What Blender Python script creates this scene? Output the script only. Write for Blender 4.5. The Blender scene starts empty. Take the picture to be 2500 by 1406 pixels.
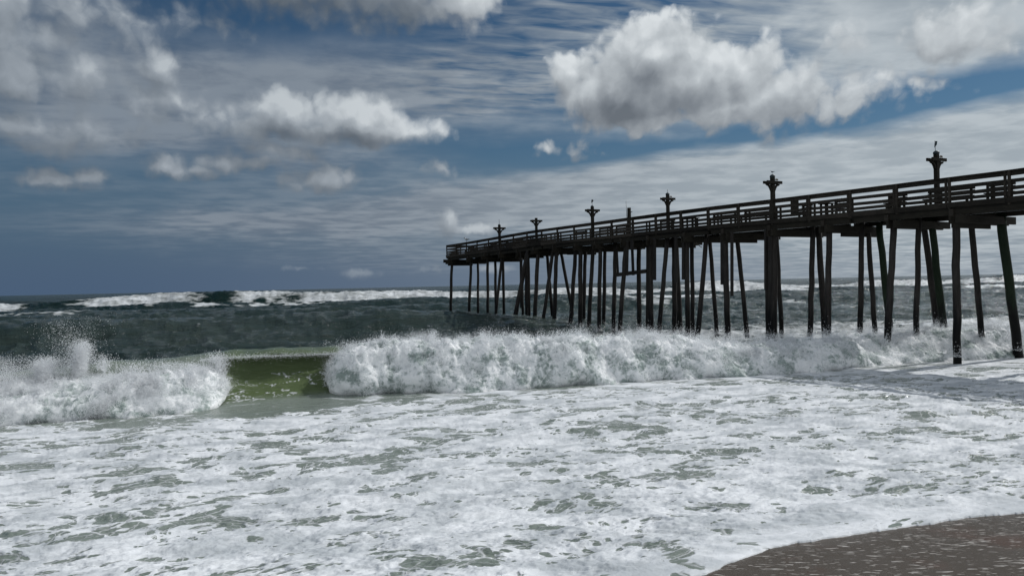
import bpy, math, random, os
import numpy as np
from mathutils import Vector, Matrix, Euler

rng = np.random.default_rng(7)
random.seed(7)
scene = bpy.context.scene
R = math.radians

# ------------------------------------------------------------------ camera
CAMZ = 3.9
FPX = 26.0 / 36.0 * 2500.0
cam_data = bpy.data.cameras.new("camera")
cam_data.lens = 26.0
cam_data.sensor_width = 36.0
cam_data.sensor_fit = 'HORIZONTAL'
cam_data.clip_start = 0.05
cam_data.clip_end = 60000.0
cam = bpy.data.objects.new("camera", cam_data)
scene.collection.objects.link(cam)
RCAM = Euler((R(90 - 0.254), 0, 0)).to_matrix() @ Matrix.Rotation(R(-1.237), 3, 'Z')
cam.matrix_world = Matrix.Translation((0, 0, CAMZ)) @ RCAM.to_4x4()
scene.camera = cam

def ray(x, y):
    """photo pixel (2500 wide) -> world direction scaled so that Y = 1: returns (X/Y, Z/Y)"""
    d = RCAM @ Vector((x - 1250.0, -(y - 703.0), -FPX))
    return d.x / d.y, d.z / d.y

def azel(x, y):
    d = (RCAM @ Vector((x - 1250.0, -(y - 703.0), -FPX))).normalized()
    return math.atan2(d.x, d.y), math.asin(d.z)

# ------------------------------------------------------------------ exposure
scene.view_settings.view_transform = 'Standard'
scene.view_settings.look = 'None'
scene.view_settings.gamma = 1.0
scene.view_settings.exposure = 0.0
scene.cycles.max_bounces = 8
scene.cycles.diffuse_bounces = 4
scene.cycles.glossy_bounces = 3
scene.cycles.transparent_max_bounces = 8
scene.cycles.sample_clamp_indirect = 4.0
scene.cycles.use_denoising = True

# ------------------------------------------------------------------ sun
SUN_EL, SUN_AZ = 39.0, 60.0          # degrees; azimuth to the right of the view direction
sund = bpy.data.lights.new("sun", 'SUN')
sund.energy = 2.6
sund.angle = R(0.5)
sund.color = (1.0, 0.985, 0.965)
sun = bpy.data.objects.new("sun", sund)
scene.collection.objects.link(sun)
sdir = Vector((math.sin(R(SUN_AZ)) * math.cos(R(SUN_EL)), math.cos(R(SUN_AZ)) * math.cos(R(SUN_EL)), math.sin(R(SUN_EL))))
sun.rotation_euler = sdir.to_track_quat('Z', 'Y').to_euler()
sun.location = (30, 20, 40)

# ------------------------------------------------------------------ node helper
class NT:
    def __init__(s, tree):
        s.t = tree
    def new(s, kind, **kw):
        n = s.t.nodes.new(kind)
        for k, v in kw.items():
            setattr(n, k, v)
        return n
    def put(s, sock, v):
        if v is None:
            return
        if isinstance(v, bpy.types.NodeSocket):
            s.t.links.new(v, sock)
        else:
            if hasattr(sock, 'default_value') and hasattr(sock.default_value, '__len__') and not hasattr(v, '__len__'):
                v = (v,) * len(sock.default_value)
            if hasattr(sock.default_value, '__len__') and len(sock.default_value) == 4 and len(v) == 3:
                v = tuple(v) + (1.0,)
            sock.default_value = v
    def m(s, op, a, b=None, c=None, clamp=False):
        n = s.new('ShaderNodeMath', operation=op)
        n.use_clamp = clamp
        s.put(n.inputs[0], a); s.put(n.inputs[1], b); s.put(n.inputs[2], c)
        return n.outputs[0]
    def v(s, op, a, b=None):
        n = s.new('ShaderNodeVectorMath', operation=op)
        s.put(n.inputs[0], a)
        if op == 'SCALE':
            s.put(n.inputs['Scale'], b)
        elif b is not None:
            s.put(n.inputs[1], b)
        return n.outputs['Value'] if op in ('LENGTH', 'DOT_PRODUCT', 'DISTANCE') else n.outputs[0]
    def comb(s, x, y, z=0.0):
        n = s.new('ShaderNodeCombineXYZ')
        s.put(n.inputs[0], x); s.put(n.inputs[1], y); s.put(n.inputs[2], z)
        return n.outputs[0]
    def sep(s, v):
        n = s.new('ShaderNodeSeparateXYZ'); s.put(n.inputs[0], v)
        return n.outputs
    def ramp(s, x, a, b, lo=0.0, hi=1.0, smooth=True):
        n = s.new('ShaderNodeMapRange')
        n.interpolation_type = 'SMOOTHSTEP' if smooth else 'LINEAR'
        n.clamp = True
        s.put(n.inputs['Value'], x); s.put(n.inputs['From Min'], a); s.put(n.inputs['From Max'], b)
        s.put(n.inputs['To Min'], lo); s.put(n.inputs['To Max'], hi)
        return n.outputs[0]
    def noise(s, vec, scale, detail=4.0, rough=0.5, dist=0.0, lac=2.0, col=False, kind='FBM', dim='3D'):
        n = s.new('ShaderNodeTexNoise')
        n.noise_dimensions = dim
        n.noise_type = kind
        s.put(n.inputs['Vector'], vec); s.put(n.inputs['Scale'], scale); s.put(n.inputs['Detail'], detail)
        s.put(n.inputs['Roughness'], rough); s.put(n.inputs['Distortion'], dist); s.put(n.inputs['Lacunarity'], lac)
        return n.outputs[1] if col else n.outputs[0]
    def voro(s, vec, scale, feature='F1', out=0, dim='3D'):
        n = s.new('ShaderNodeTexVoronoi', feature=feature, voronoi_dimensions=dim)
        s.put(n.inputs['Vector'], vec); s.put(n.inputs['Scale'], scale)
        return n.outputs[out]
    def mix(s, f, a, b, blend='MIX'):
        n = s.new('ShaderNodeMix', data_type='RGBA', blend_type=blend)
        s.put(n.inputs[0], f); s.put(n.inputs[6], a); s.put(n.inputs[7], b)
        return n.outputs[2]
    def cramp(s, x, pts):
        n = s.new('ShaderNodeValToRGB')
        e = n.color_ramp.elements
        while len(e) < len(pts):
            e.new(0.5)
        for el, (p, c) in zip(e, pts):
            el.position = p
            el.color = tuple(c) + ((1.0,) if len(c) == 3 else ())
        s.put(n.inputs[0], x)
        return n.outputs[0]

# ------------------------------------------------------------------ world: Nishita sky with procedural clouds (all in direction space)
world = bpy.data.worlds.new("World")
scene.world = world
world.use_nodes = True
world.cycles.sampling_method = 'MANUAL'
world.cycles.sample_map_resolution = 512
wt = world.node_tree
wt.nodes.clear()
W = NT(wt)
SKY_STRENGTH = 0.06
tc = W.new('ShaderNodeTexCoord')
dirv = tc.outputs['Generated']
dx_, dy_, dz_ = W.sep(dirv)[:3]
az = W.m('ARCTAN2', dx_, dy_)
zc = W.m('MAXIMUM', dz_, 0.0)
el = W.m('ARCSINE', zc)

def ell_group(name, items, soft):
    """node group: Vector(az, el) -> field. items: pixel ellipses (cx, cy, rx, ry, strength, bottom flatness)"""
    g = bpy.data.node_groups.new(name, 'ShaderNodeTree')
    g.interface.new_socket(name="P", in_out='INPUT', socket_type='NodeSocketVector')
    g.interface.new_socket(name="F", in_out='OUTPUT', socket_type='NodeSocketFloat')
    G = NT(g)
    gi = G.new('NodeGroupInput'); go = G.new('NodeGroupOutput')
    acc = None
    for (cx, cy, rx, ry, st) in items:
        a, e = azel(cx, cy)
        ra = rx / FPX * math.cos(a) ** 2
        re = ry / FPX * math.cos(a)
        d = G.v('SUBTRACT', gi.outputs[0], (a, e, 0))
        d = G.v('MULTIPLY', d, (1 / ra, 1 / re, 0))
        ln = G.v('LENGTH', d)
        f = G.m('MULTIPLY_ADD', ln, -st, st) if not soft else G.ramp(ln, 0.0, 1.0, st, 0.0)
        if acc is None:
            acc = f
        elif soft:
            acc = G.m('ADD', acc, f)
        else:
            n = G.m('SMOOTH_MAX', acc, f, 0.25)
            acc = n
    g.links.new(acc, go.inputs[0])
    return g

CUMULUS = [  # cx, cy, rx, ry, strength
    # big bright cloud, upper right of centre
    (1590, 150, 150, 110, 1.5), (1500, 200, 110, 90, 1.2), (1380, 180, 60, 55, 1.2), (1440, 210, 80, 90, 1.1),
    (1700, 190, 180, 110, 1.3), (1820, 190, 120, 100, 1.1), (1560, 240, 200, 80, 1.3), (1900, 230, 200, 95, 1.05),
    (2030, 255, 150, 70, 0.55), (1960, 190, 120, 60, 0.6), (1750, 265, 260, 50, 0.8), (1500, 265, 120, 55, 0.9), (1620, 285, 260, 40, 0.8), (1400, 230, 60, 60, 0.8), (2380, 70, 200, 70, 0.5),
    # middle-left cloud
    (700, 275, 140, 55, 1.3), (850, 285, 150, 60, 1.3), (920, 310, 110, 55, 1.1), (640, 310, 110, 40, 0.9), (780, 320, 220, 40, 1.0),
    (1020, 320, 90, 40, 0.9),
    # small ones
    (130, 435, 110, 32, 0.9), (215, 425, 50, 30, 0.9), (60, 430, 40, 18, 0.5), (400, 410, 80, 32, 1.0), (480, 415, 60, 18, 0.6),
    (780, 445, 110, 34, 1.0), (850, 435, 40, 26, 0.8), (1065, 415, 50, 22, 0.5), (1100, 550, 34, 34, 0.9), (1150, 562, 80, 18, 0.7),
    (1330, 365, 60, 30, 0.45), (1420, 360, 60, 26, 0.38), (620, 405, 80, 18, 0.6),
    # bank in the upper left
    (30, 190, 90, 80, 0.9), (110, 100, 130, 80, 0.75), (160, 30, 150, 70, 0.7), (210, 190, 110, 80, 0.8), (390, 160, 65, 75, 0.95), (50, 300, 110, 60, 0.8), (90, 350, 150, 36, 0.6), (215, 320, 90, 45, 0.75),
    (420, 250, 260, 50, 0.6), (260, 335, 140, 36, 0.6), (300, 30, 90, 60, 0.6), (460, 60, 110, 55, 0.5), (480, 290, 200, 40, 0.5), (30, 40, 140, 100, 0.7),
    # grey cloud hanging over the top edge
    (760, -40, 330, 95, 1.1), (950, 0, 220, 80, 0.9), (1120, 10, 100, 65, 0.9), (600, -40, 200, 60, 0.6),
    # far right puffs
    (2300, 90, 160, 55, 0.5), (2080, 110, 80, 40, 0.35), (2250, 205, 90, 40, 0.3), (2440, 60, 120, 70, 0.5),
    (560, 400, 90, 22, 0.7), (700, 365, 120, 30, 0.55), (2290, 215, 50, 26, 0.3), (1210, 660, 60, 12, 0.4), (880, 662, 60, 10, 0.35), (740, 665, 50, 8, 0.4), (1060, 652, 30, 8, 0.35),
]
VEIL = [
    (2150, 10, 950, 240, 1.0), (1550, 320, 500, 60, 0.5), (1450, 60, 500, 200, 0.5), (1250, 220, 600, 150, 0.55), (2250, 130, 500, 110, 0.55), (2450, 60, 500, 200, 0.4),
    (2500, 430, 900, 200, 0.8), (1900, 480, 800, 170, 0.7), (1500, 480, 620, 130, 0.5), (1150, 490, 500, 90, 0.45), (2300, 620, 900, 160, 0.4),
    (650, 545, 800, 85, 0.60), (1000, 620, 700, 60, 0.30), (850, 210, 620, 150, 0.72), (500, 240, 500, 150, 0.5), (160, 200, 560, 280, 0.75), (740, 390, 520, 110, 0.75), (1000, 540, 700, 80, 0.5), (1200, 480, 500, 60, 0.3),
    (560, 470, 420, 40, 0.25), (250, 330, 420, 60, 0.5), (60, 450, 500, 60, 0.25), (1100, 0, 500, 90, 0.3), (1700, 260, 300, 120, 0.4),
]
SHADE = [(1500, 275, 210, 60, 0.42), (1620, 240, 240, 60, 0.22), (1560, 190, 120, 50, 0.16), (1960, 235, 130, 50, 0.16), (1780, 285, 260, 36, 0.15), (740, 335, 260, 34, 0.30), (900, 345, 160, 26, 0.18)]
shade_g = ell_group("cloud_base_shapes", SHADE, True)
cum_g = ell_group("cumulus_shapes", CUMULUS, False)
veil_g = ell_group("veil_shapes", VEIL, True)

P0 = W.comb(az, el, 0.0)
# domain warps that give the clouds ragged, billowing outlines
wn = W.noise(P0, 9.0, 4.0, 0.55, col=True, dim='2D')
warp = W.v('SCALE', W.v('SUBTRACT', wn, (0.5, 0.5, 0.5)), 0.026)
wn2 = W.noise(P0, 42.0, 3.0, 0.6, col=True, dim='2D')
warp2 = W.v('SCALE', W.v('SUBTRACT', wn2, (0.5, 0.5, 0.5)), 0.010)
PW = W.v('MULTIPLY', W.v('ADD', P0, W.v('ADD', warp, warp2)), (1, 1, 0))

def dens(P):
    n = W.new('ShaderNodeGroup'); n.node_tree = cum_g
    wt.links.new(P, n.inputs[0])
    m_ = n.outputs[0]
    b1 = W.noise(P, 14.0, 6.0, 0.55, dim='2D')
    b2 = W.voro(P, 26.0, dim='2D')
    b3 = W.voro(P, 64.0, dim='2D')
    f = W.m('MULTIPLY_ADD', W.m('SUBTRACT', b1, 0.5), 1.3, m_)
    f = W.m('ADD', f, W.m('MULTIPLY', W.m('SUBTRACT', 0.45, b2), 0.42))
    f = W.m('ADD', f, W.m('MULTIPLY', W.m('SUBTRACT', 0.45, b3), 0.28))
    return f
d0 = dens(PW)
d1 = dens(W.v('ADD', PW, (0.009, 0.024, 0)))
c_alpha = W.ramp(d0, W.ramp(az, -0.2, 0.1, -0.14, -0.05), W.ramp(az, -0.2, 0.1, 0.68, 0.44))
lit = W.m('MULTIPLY', W.m('SUBTRACT', d0, d1), 0.42)
thick = W.m('MULTIPLY', W.ramp(d0, 0.5, 1.6, smooth=False), 0.12)
sgn = W.new('ShaderNodeGroup'); sgn.node_tree = shade_g; wt.links.new(PW, sgn.inputs[0])
lit = W.m('SUBTRACT', W.m('SUBTRACT', W.m('ADD', lit, 0.65), thick), sgn.outputs[0])
lit = W.m('SUBTRACT', lit, W.ramp(el, 0.15, 0.21, 0.28, 0.0))
# the bank on the left and the cloud at the top edge are duller than those to the right
side = W.ramp(az, -0.45, 0.10, 0.0, 1.0)
topk = W.m('MULTIPLY', W.ramp(el, 0.29, 0.33, 0.0, 1.0), W.m('MULTIPLY', W.ramp(az, -0.14, -0.05, 1.0, 0.0), W.ramp(az, -0.42, -0.36)))
topd = W.m('SUBTRACT', 1.0, W.m('MULTIPLY', topk, 0.95))
lit = W.m('SUBTRACT', lit, W.m('MULTIPLY', topk, 0.38))
bright = W.m('MULTIPLY', W.m('MULTIPLY', side, topd), W.ramp(el, 0.15, 0.20, 0.30, 1.0))
ccol = W.cramp(lit, [(0.0, (0.14, 0.16, 0.185)), (0.25, (0.22, 0.245, 0.275)), (0.50, (0.32, 0.35, 0.38)), (0.78, (0.50, 0.54, 0.57)), (1.0, (0.70, 0.74, 0.765))])
grey = W.mix(1.0, (0.30, 0.34, 0.385), W.cramp(lit, [(0.0, (0.34, 0.37, 0.40)), (0.5, (0.62, 0.64, 0.66)), (0.8, (1.0, 1.0, 1.0)), (1.0, (1.55, 1.5, 1.42))]), 'MULTIPLY')
ccol = W.mix(bright, grey, ccol)

# thin high sheets: projected on a plane overhead so that streaks crowd towards the horizon
inv = W.m('DIVIDE', 1.0, W.m('ADD', zc, 0.06))
pl = W.comb(W.m('MULTIPLY', dx_, inv), W.m('MULTIPLY', dy_, inv), 0.0)
rot = W.new('ShaderNodeVectorRotate', rotation_type='Z_AXIS')
W.put(rot.inputs['Vector'], pl); rot.inputs['Angle'].default_value = R(-14)
plr = rot.outputs[0]
st1 = W.noise(W.v('MULTIPLY', plr, (0.55, 0.8, 1)), 1.0, 6.0, 0.58, 0.15, dim='2D')
st2 = W.noise(W.v('MULTIPLY', plr, (1.5, 1.8, 1)), 2.0, 5.0, 0.55, 0.1, dim='2D')
rip = W.noise(W.v('MULTIPLY', plr, (3.0, 9.0, 1)), 1.7, 3.0, 0.5, 0.35, dim='2D')
vg = W.new('ShaderNodeGroup'); vg.node_tree = veil_g
pwv = W.v('ADD', P0, W.v('SCALE', warp, 1.3))
wt.links.new(W.v('MULTIPLY', pwv, (1, 1, 0)), vg.inputs[0])
# long sheet on the right with a sharp upper edge
ax1, e1 = azel(1150, 428); ax2, e2 = azel(2500, 222)
slope = (e2 - e1) / (ax2 - ax1)
line = W.m('SUBTRACT', W.m('MULTIPLY_ADD', az, slope, e1 - slope * ax1), el)
line = W.m('ADD', line, W.m('MULTIPLY', W.m('SUBTRACT', st1, 0.5), 0.03))
blue = W.m('MULTIPLY', W.m('MULTIPLY', W.ramp(line, -0.065, -0.030), W.ramp(line, -0.012, 0.006, 1.0, 0.0)), W.ramp(az, -0.05, 0.12, 0.0, 0.26))
sheet = W.m('MULTIPLY', W.ramp(line, -0.006, 0.02), W.ramp(az, -0.20, 0.30, 0.0, 0.75))
sheet = W.m('MULTIPLY', sheet, W.ramp(el, 0.03, 0.11, 0.25, 1.0))
vm = W.m('SUBTRACT', W.m('ADD', vg.outputs[0], sheet), blue)
# unseen bright veil added overhead, right and behind to lift the ambient light
absaz = W.m('ABSOLUTE', az)
rest = W.m('MAXIMUM', W.m('MAXIMUM', W.ramp(absaz, 1.5, 1.9), W.ramp(az, 0.74, 1.1)), W.ramp(el, 0.45, 0.90, 0.0, 0.45))
vm = W.m('ADD', vm, W.m('MULTIPLY', rest, 0.85))
tex = W.m('ADD', W.m('MULTIPLY', W.m('SUBTRACT', st1, 0.5), 2.3), W.m('MULTIPLY', W.m('SUBTRACT', st2, 0.5), 1.7))
ripm = W.m('MULTIPLY', W.m('MULTIPLY', W.ramp(el, 0.20, 0.26), W.m('MULTIPLY', W.ramp(az, -0.22, -0.05), W.ramp(az, 0.2, 0.45, 1.0, 0.15))), W.m('MULTIPLY', W.m('SUBTRACT', rip, 0.5), 4.2))
v_alpha = W.m('ADD', vm, W.m('MULTIPLY', W.m('ADD', tex, ripm), W.m('MULTIPLY', W.m('MINIMUM', vm, 0.6), 0.75)))
v_alpha = W.ramp(v_alpha, 0.0, 0.92, 0.0, 0.93, smooth=False)
vshade = W.ramp(W.m('ADD', st2, W.m('MULTIPLY', st1, 0.6)), 0.6, 1.0)
vcol_l = W.mix(vshade, (0.15, 0.185, 0.235), (0.22, 0.26, 0.31))
vcol_r = W.mix(vshade, (0.36, 0.41, 0.45), (0.49, 0.54, 0.575))
vcol = W.mix(W.m('MAXIMUM', W.ramp(az, -0.35, 0.45), rest), vcol_l, W.mix(rest, vcol_r, (0.50, 0.53, 0.56)))

sky = W.new('ShaderNodeTexSky', sky_type='NISHITA')
sky.sun_disc = False
sky.sun_elevation = R(SUN_EL)
sky.sun_rotation = R(SUN_AZ)
sky.air_density = 1.0
sky.dust_density = 0.3
sky.ozone_density = 2.5
# haze near the horizon is bluish grey, as thin far cloud
hz = W.ramp(el, 0.0, 0.22, 0.97, 0.0)
hcol_l = (0.068, 0.112, 0.188)
hcol_r = (0.19, 0.235, 0.295)
hcol = W.mix(W.ramp(az, -0.6, 0.55), hcol_l, hcol_r)
k = 1.0 / SKY_STRENGTH
skyc = W.mix(1.0, sky.outputs[0], (0.36, 0.52, 0.60), 'MULTIPLY')
base = W.mix(hz, skyc, W.mix(1.0, hcol, (k, k, k), 'MULTIPLY'))
c = W.mix(v_alpha, base, W.mix(1.0, vcol, (k, k, k), 'MULTIPLY'))
# far low cloud merges into the haze
c_alpha = W.m('MULTIPLY', c_alpha, W.ramp(el, 0.0, 0.12, 0.30, 0.97))
c = W.mix(c_alpha, c, W.mix(1.0, ccol, (k, k, k), 'MULTIPLY'))
bg = W.new('ShaderNodeBackground')
wt.links.new(c, bg.inputs['Color'])
bg.inputs['Strength'].default_value = SKY_STRENGTH
wo = W.new('ShaderNodeOutputWorld')
wt.links.new(bg.outputs[0], wo.inputs['Surface'])

# ------------------------------------------------------------------ tagging and mesh helpers
def tag(o, label=None, cat=None, group=None, kind=None):
    if label: o['label'] = label
    if cat: o['category'] = cat
    if group: o['group'] = group
    if kind: o['kind'] = kind
    return o

def empty(name, loc, rz=0.0):
    o = bpy.data.objects.new(name, None)
    o.empty_display_size = 0.3
    scene.collection.objects.link(o)
    o.location = loc
    o.rotation_euler = (0, 0, rz)
    o['_m'] = 0
    del o['_m']
    return o

def mesh_object(name, verts, faces, mat, parent=None, smooth=False):
    me = bpy.data.meshes.new(name)
    me.from_pydata([tuple(v) for v in verts], [], faces)
    me.validate()
    if smooth:
        me.polygons.foreach_set('use_smooth', [True] * len(me.polygons))
    if mat: me.materials.append(mat)
    o = bpy.data.objects.new(name, me)
    scene.collection.objects.link(o)
    if parent is not None:
        o.parent = parent
    return o

class MB:
    """collects shapes for one mesh"""
    def __init__(s):
        s.v = []; s.f = []
    def prism(s, pts_a, pts_b):
        n = len(pts_a); b = len(s.v)
        s.v += [tuple(p) for p in pts_a] + [tuple(p) for p in pts_b]
        for i in range(n):
            j = (i + 1) % n
            s.f.append((b + i, b + j, b + n + j, b + n + i))
        s.f.append(tuple(b + i for i in reversed(range(n))))
        s.f.append(tuple(b + n + i for i in range(n)))
        return s
    def beam(s, a, b, w, h, up=(0, 0, 1)):
        """board from a to b: width w sideways, height h along up, centred"""
        a = Vector(a); b = Vector(b); d = (b - a).normalized()
        up = Vector(up)
        side = d.cross(up).normalized()
        u = side.cross(d).normalized()
        def ring(p):
            return [p - side * w / 2 - u * h / 2, p + side * w / 2 - u * h / 2, p + side * w / 2 + u * h / 2, p - side * w / 2 + u * h / 2]
        return s.prism(ring(a), ring(b))
    def tube(s, pts, rad, n=12, cap=True, wob=0.0):
        """round section along points, parallel frames"""
        pts = [Vector(p) for p in pts]
        if not hasattr(rad, '__len__'): rad = [rad] * len(pts)
        b0 = len(s.v)
        d = (pts[1] - pts[0]).normalized()
        ref = Vector((1, 0, 0)) if abs(d.x) < 0.9 else Vector((0, 1, 0))
        u = d.cross(ref).normalized()
        for i, p in enumerate(pts):
            d = (pts[min(i + 1, len(pts) - 1)] - pts[max(i - 1, 0)]).normalized()
            u = (u - d * u.dot(d)).normalized(); w = d.cross(u)
            for k_ in range(n):
                a = 2 * math.pi * k_ / n
                r = rad[i] * (1 + (random.uniform(-wob, wob) if wob else 0))
                s.v.append(tuple(p + (u * math.cos(a) + w * math.sin(a)) * r))
        for i in range(len(pts) - 1):
            for k_ in range(n):
                a = b0 + i * n + k_; b = b0 + i * n + (k_ + 1) % n
                s.f.append((a, b, b + n, a + n))
        if cap:
            s.f.append(tuple(b0 + k_ for k_ in reversed(range(n))))
            e = b0 + (len(pts) - 1) * n
            s.f.append(tuple(e + k_ for k_ in range(n)))
        return s
    def build(s, name, mat, parent=None, smooth=False):
        return mesh_object(name, s.v, s.f, mat, parent, smooth)

# ------------------------------------------------------------------ vectorised gradient noise
_perm = np.random.default_rng(11).permutation(512).astype(np.int32)
_perm = np.concatenate([_perm] * 3)
_g3 = np.random.default_rng(12).normal(size=(512, 3)); _g3 /= np.linalg.norm(_g3, axis=1)[:, None]
_ga = np.random.default_rng(13).uniform(0, 2 * np.pi, 512)
_g2 = np.stack([np.cos(_ga), np.sin(_ga)], 1)
_g3 = _g3.astype(np.float32); _g2 = _g2.astype(np.float32)

def pn2(x, y, seed=0):
    x = x + seed * 17.31; y = y + seed * 9.73
    xi = np.floor(x).astype(np.int64); yi = np.floor(y).astype(np.int64)
    xf = (x - xi).astype(np.float32); yf = (y - yi).astype(np.float32)
    u = xf * xf * xf * (xf * (xf * 6 - 15) + 10); v = yf * yf * yf * (yf * (yf * 6 - 15) + 10)
    X = xi & 511; Y = yi & 511; X1 = (X + 1) & 511; Y1 = (Y + 1) & 511
    def g(a, b, fx, fy):
        h = _perm[_perm[a] + b]
        gr = _g2[h]
        return gr[..., 0] * fx + gr[..., 1] * fy
    n00 = g(X, Y, xf, yf); n10 = g(X1, Y, xf - 1, yf); n01 = g(X, Y1, xf, yf - 1); n11 = g(X1, Y1, xf - 1, yf - 1)
    a = n00 + u * (n10 - n00); b = n01 + u * (n11 - n01)
    return (a + v * (b - a)) * 1.4

def fbm2(x, y, octs=4, gain=0.5, seed=0, ridged=False):
    t = 0; a = 1.0; tot = 0
    for o in range(octs):
        n = pn2(x, y, seed + o * 3)
        if ridged: n = 1 - 2 * np.abs(n)
        t = t + a * n; tot += a
        a *= gain
        x, y = x * 1.62 + y * 1.21, -x * 1.21 + y * 1.62
    return t / tot

def pn3(x, y, z, seed=0):
    x = x + seed * 13.7; y = y + seed * 5.1; z = z + seed * 21.9
    xi = np.floor(x).astype(np.int64); yi = np.floor(y).astype(np.int64); zi = np.floor(z).astype(np.int64)
    xf = (x - xi).astype(np.float32); yf = (y - yi).astype(np.float32); zf = (z - zi).astype(np.float32)
    f = lambda t: t * t * t * (t * (t * 6 - 15) + 10)
    u, v, w = f(xf), f(yf), f(zf)
    X = xi & 511; Y = yi & 511; Z = zi & 511
    def g(dx, dy, dz):
        h = _perm[_perm[_perm[(X + dx) & 511] + ((Y + dy) & 511)] + ((Z + dz) & 511)]
        gr = _g3[h]
        return gr[..., 0] * (xf - dx) + gr[..., 1] * (yf - dy) + gr[..., 2] * (zf - dz)
    l = lambda a, b, t: a + t * (b - a)
    return l(l(l(g(0, 0, 0), g(1, 0, 0), u), l(g(0, 1, 0), g(1, 1, 0), u), v),
             l(l(g(0, 0, 1), g(1, 0, 1), u), l(g(0, 1, 1), g(1, 1, 1), u), v), w) * 1.5

def sstep(a, b, x):
    t = np.clip((x - a) / (b - a), 0, 1)
    return t * t * (3 - 2 * t)

def fast_mesh(name, co, faces, mat, smooth=True, attrs=None):
    """co (N,3), faces (M,k) arrays"""
    me = bpy.data.meshes.new(name)
    n, k_ = faces.shape
    me.vertices.add(len(co)); me.vertices.foreach_set('co', co.astype(np.float32).ravel())
    me.loops.add(n * k_); me.loops.foreach_set('vertex_index', faces.astype(np.int32).ravel())
    me.polygons.add(n); me.polygons.foreach_set('loop_start', (np.arange(n) * k_).astype(np.int32))
    try: me.polygons.foreach_set('loop_total', np.full(n, k_, np.int32))
    except Exception: pass
    me.polygons.foreach_set('use_smooth', np.full(n, smooth, bool))
    for an, arr in (attrs or {}).items():
        at = me.attributes.new(an, 'FLOAT', 'POINT')
        at.data.foreach_set('value', arr.astype(np.float32).ravel())
    me.update(calc_edges=True)
    me.materials.append(mat)
    o = bpy.data.objects.new(name, me)
    scene.collection.objects.link(o)
    return o

def grid_faces(nr, nc):
    i = np.arange(nr - 1)[:, None] * nc + np.arange(nc - 1)[None, :]
    i = i.ravel()
    return np.stack([i, i + 1, i + nc + 1, i + nc], 1)

# ------------------------------------------------------------------ materials
def material(name):
    m_ = bpy.data.materials.new(name); m_.use_nodes = True
    t = m_.node_tree; t.nodes.clear()
    return m_, NT(t)

def finish(N, shader):
    o = N.new('ShaderNodeOutputMaterial'); N.t.links.new(shader, o.inputs['Surface'])

def principled(N, col, rough, bump=None, spec=0.5, ior=1.45, metal=0.0, extra=None):
    p = N.new('ShaderNodeBsdfPrincipled')
    N.put(p.inputs['Base Color'], col); N.put(p.inputs['Roughness'], rough)
    N.put(p.inputs['Specular IOR Level'], spec); N.put(p.inputs['IOR'], ior); N.put(p.inputs['Metallic'], metal)
    for k_, v_ in (extra or {}).items(): N.put(p.inputs[k_], v_)
    if bump is not None: N.t.links.new(bump, p.inputs['Normal'])
    return p.outputs[0]

def bumpn(N, h, strength, dist, normal=None):
    b = N.new('ShaderNodeBump'); N.put(b.inputs['Height'], h); N.put(b.inputs['Strength'], strength); N.put(b.inputs['Distance'], dist)
    if normal is not None: N.t.links.new(normal, b.inputs['Normal'])
    return b.outputs[0]

def wood_material(name, a, b, axis='long', rough=0.8, wet=False):
    m_, N = material(name)
    g = N.new('ShaderNodeNewGeometry')
    tcn = N.new('ShaderNodeTexCoord')
    P = tcn.outputs['Object']
    sc_ = (1.2, 1.2, 9.0) if axis == 'long' else (9.0, 9.0, 0.9)
    n1 = N.noise(N.v('MULTIPLY', P, sc_), 2.4, 6.0, 0.6)
    n2 = N.noise(P, 0.8, 3.0, 0.6)
    isl = g.outputs['Random Per Island']
    f = N.m('ADD', N.m('MULTIPLY', n1, 0.7), N.m('MULTIPLY', n2, 0.5))
    f = N.m('ADD', f, N.m('MULTIPLY', N.m('SUBTRACT', isl, 0.5), 0.5))
    col = N.mix(N.ramp(f, 0.3, 0.95), a, b)
    r = rough
    if wet:
        z = N.sep(g.outputs['Position'])[2]
        w = N.ramp(N.m('ADD', z, N.m('MULTIPLY', N.noise(N.v('MULTIPLY', P, (3, 3, 0.5)), 1.5, 4.0), 3.0)), 3.0, 4.6)
        col = N.mix(w, (0.0035, 0.0035, 0.0035), col)
        r = N.ramp(w, 0, 1, 0.55, rough)
    h = N.noise(N.v('MULTIPLY', P, sc_), 6.0, 4.0, 0.6)
    finish(N, principled(N, col, r, bumpn(N, h, 0.5, 0.02), 0.2))
    return m_

M = {}
M['wood'] = wood_material('weathered_wood', (0.018, 0.016, 0.013), (0.062, 0.053, 0.043))
M['wood_dark'] = wood_material('dark_beam_wood', (0.012, 0.011, 0.009), (0.036, 0.032, 0.024))
M['pile'] = wood_material('pile_wood', (0.012, 0.011, 0.010), (0.050, 0.045, 0.041), 'up', 0.7, True)
M['pile_green'] = wood_material('algae_pile_wood', (0.009, 0.017, 0.009), (0.022, 0.036, 0.020), 'up', 0.7, True)
def plain(name, col, rough=0.6, metal=0.0):
    m_, N = material(name)
    tcn = N.new('ShaderNodeTexCoord')
    n = N.noise(tcn.outputs['Object'], 12.0, 4.0)
    c_ = N.mix(n, tuple(x * 0.75 for x in col), tuple(min(1, x * 1.25) for x in col))
    finish(N, principled(N, c_, rough, None, 0.5, 1.45, metal))
    return m_
M['metal'] = plain('dark_metal', (0.04, 0.042, 0.045), 0.45, 0.6)
M['cap'] = plain('post_cap', (0.02, 0.035, 0.04), 0.5)
M['rope'] = plain('rope_fibre', (0.20, 0.17, 0.13), 0.9)
M['flag'] = plain('flag_cloth', (0.02, 0.05, 0.06), 0.8)
M['gull_white'] = plain('gull_white', (0.62, 0.64, 0.66), 0.7)
M['gull_dark'] = plain('gull_dark', (0.02, 0.022, 0.025), 0.7)

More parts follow.
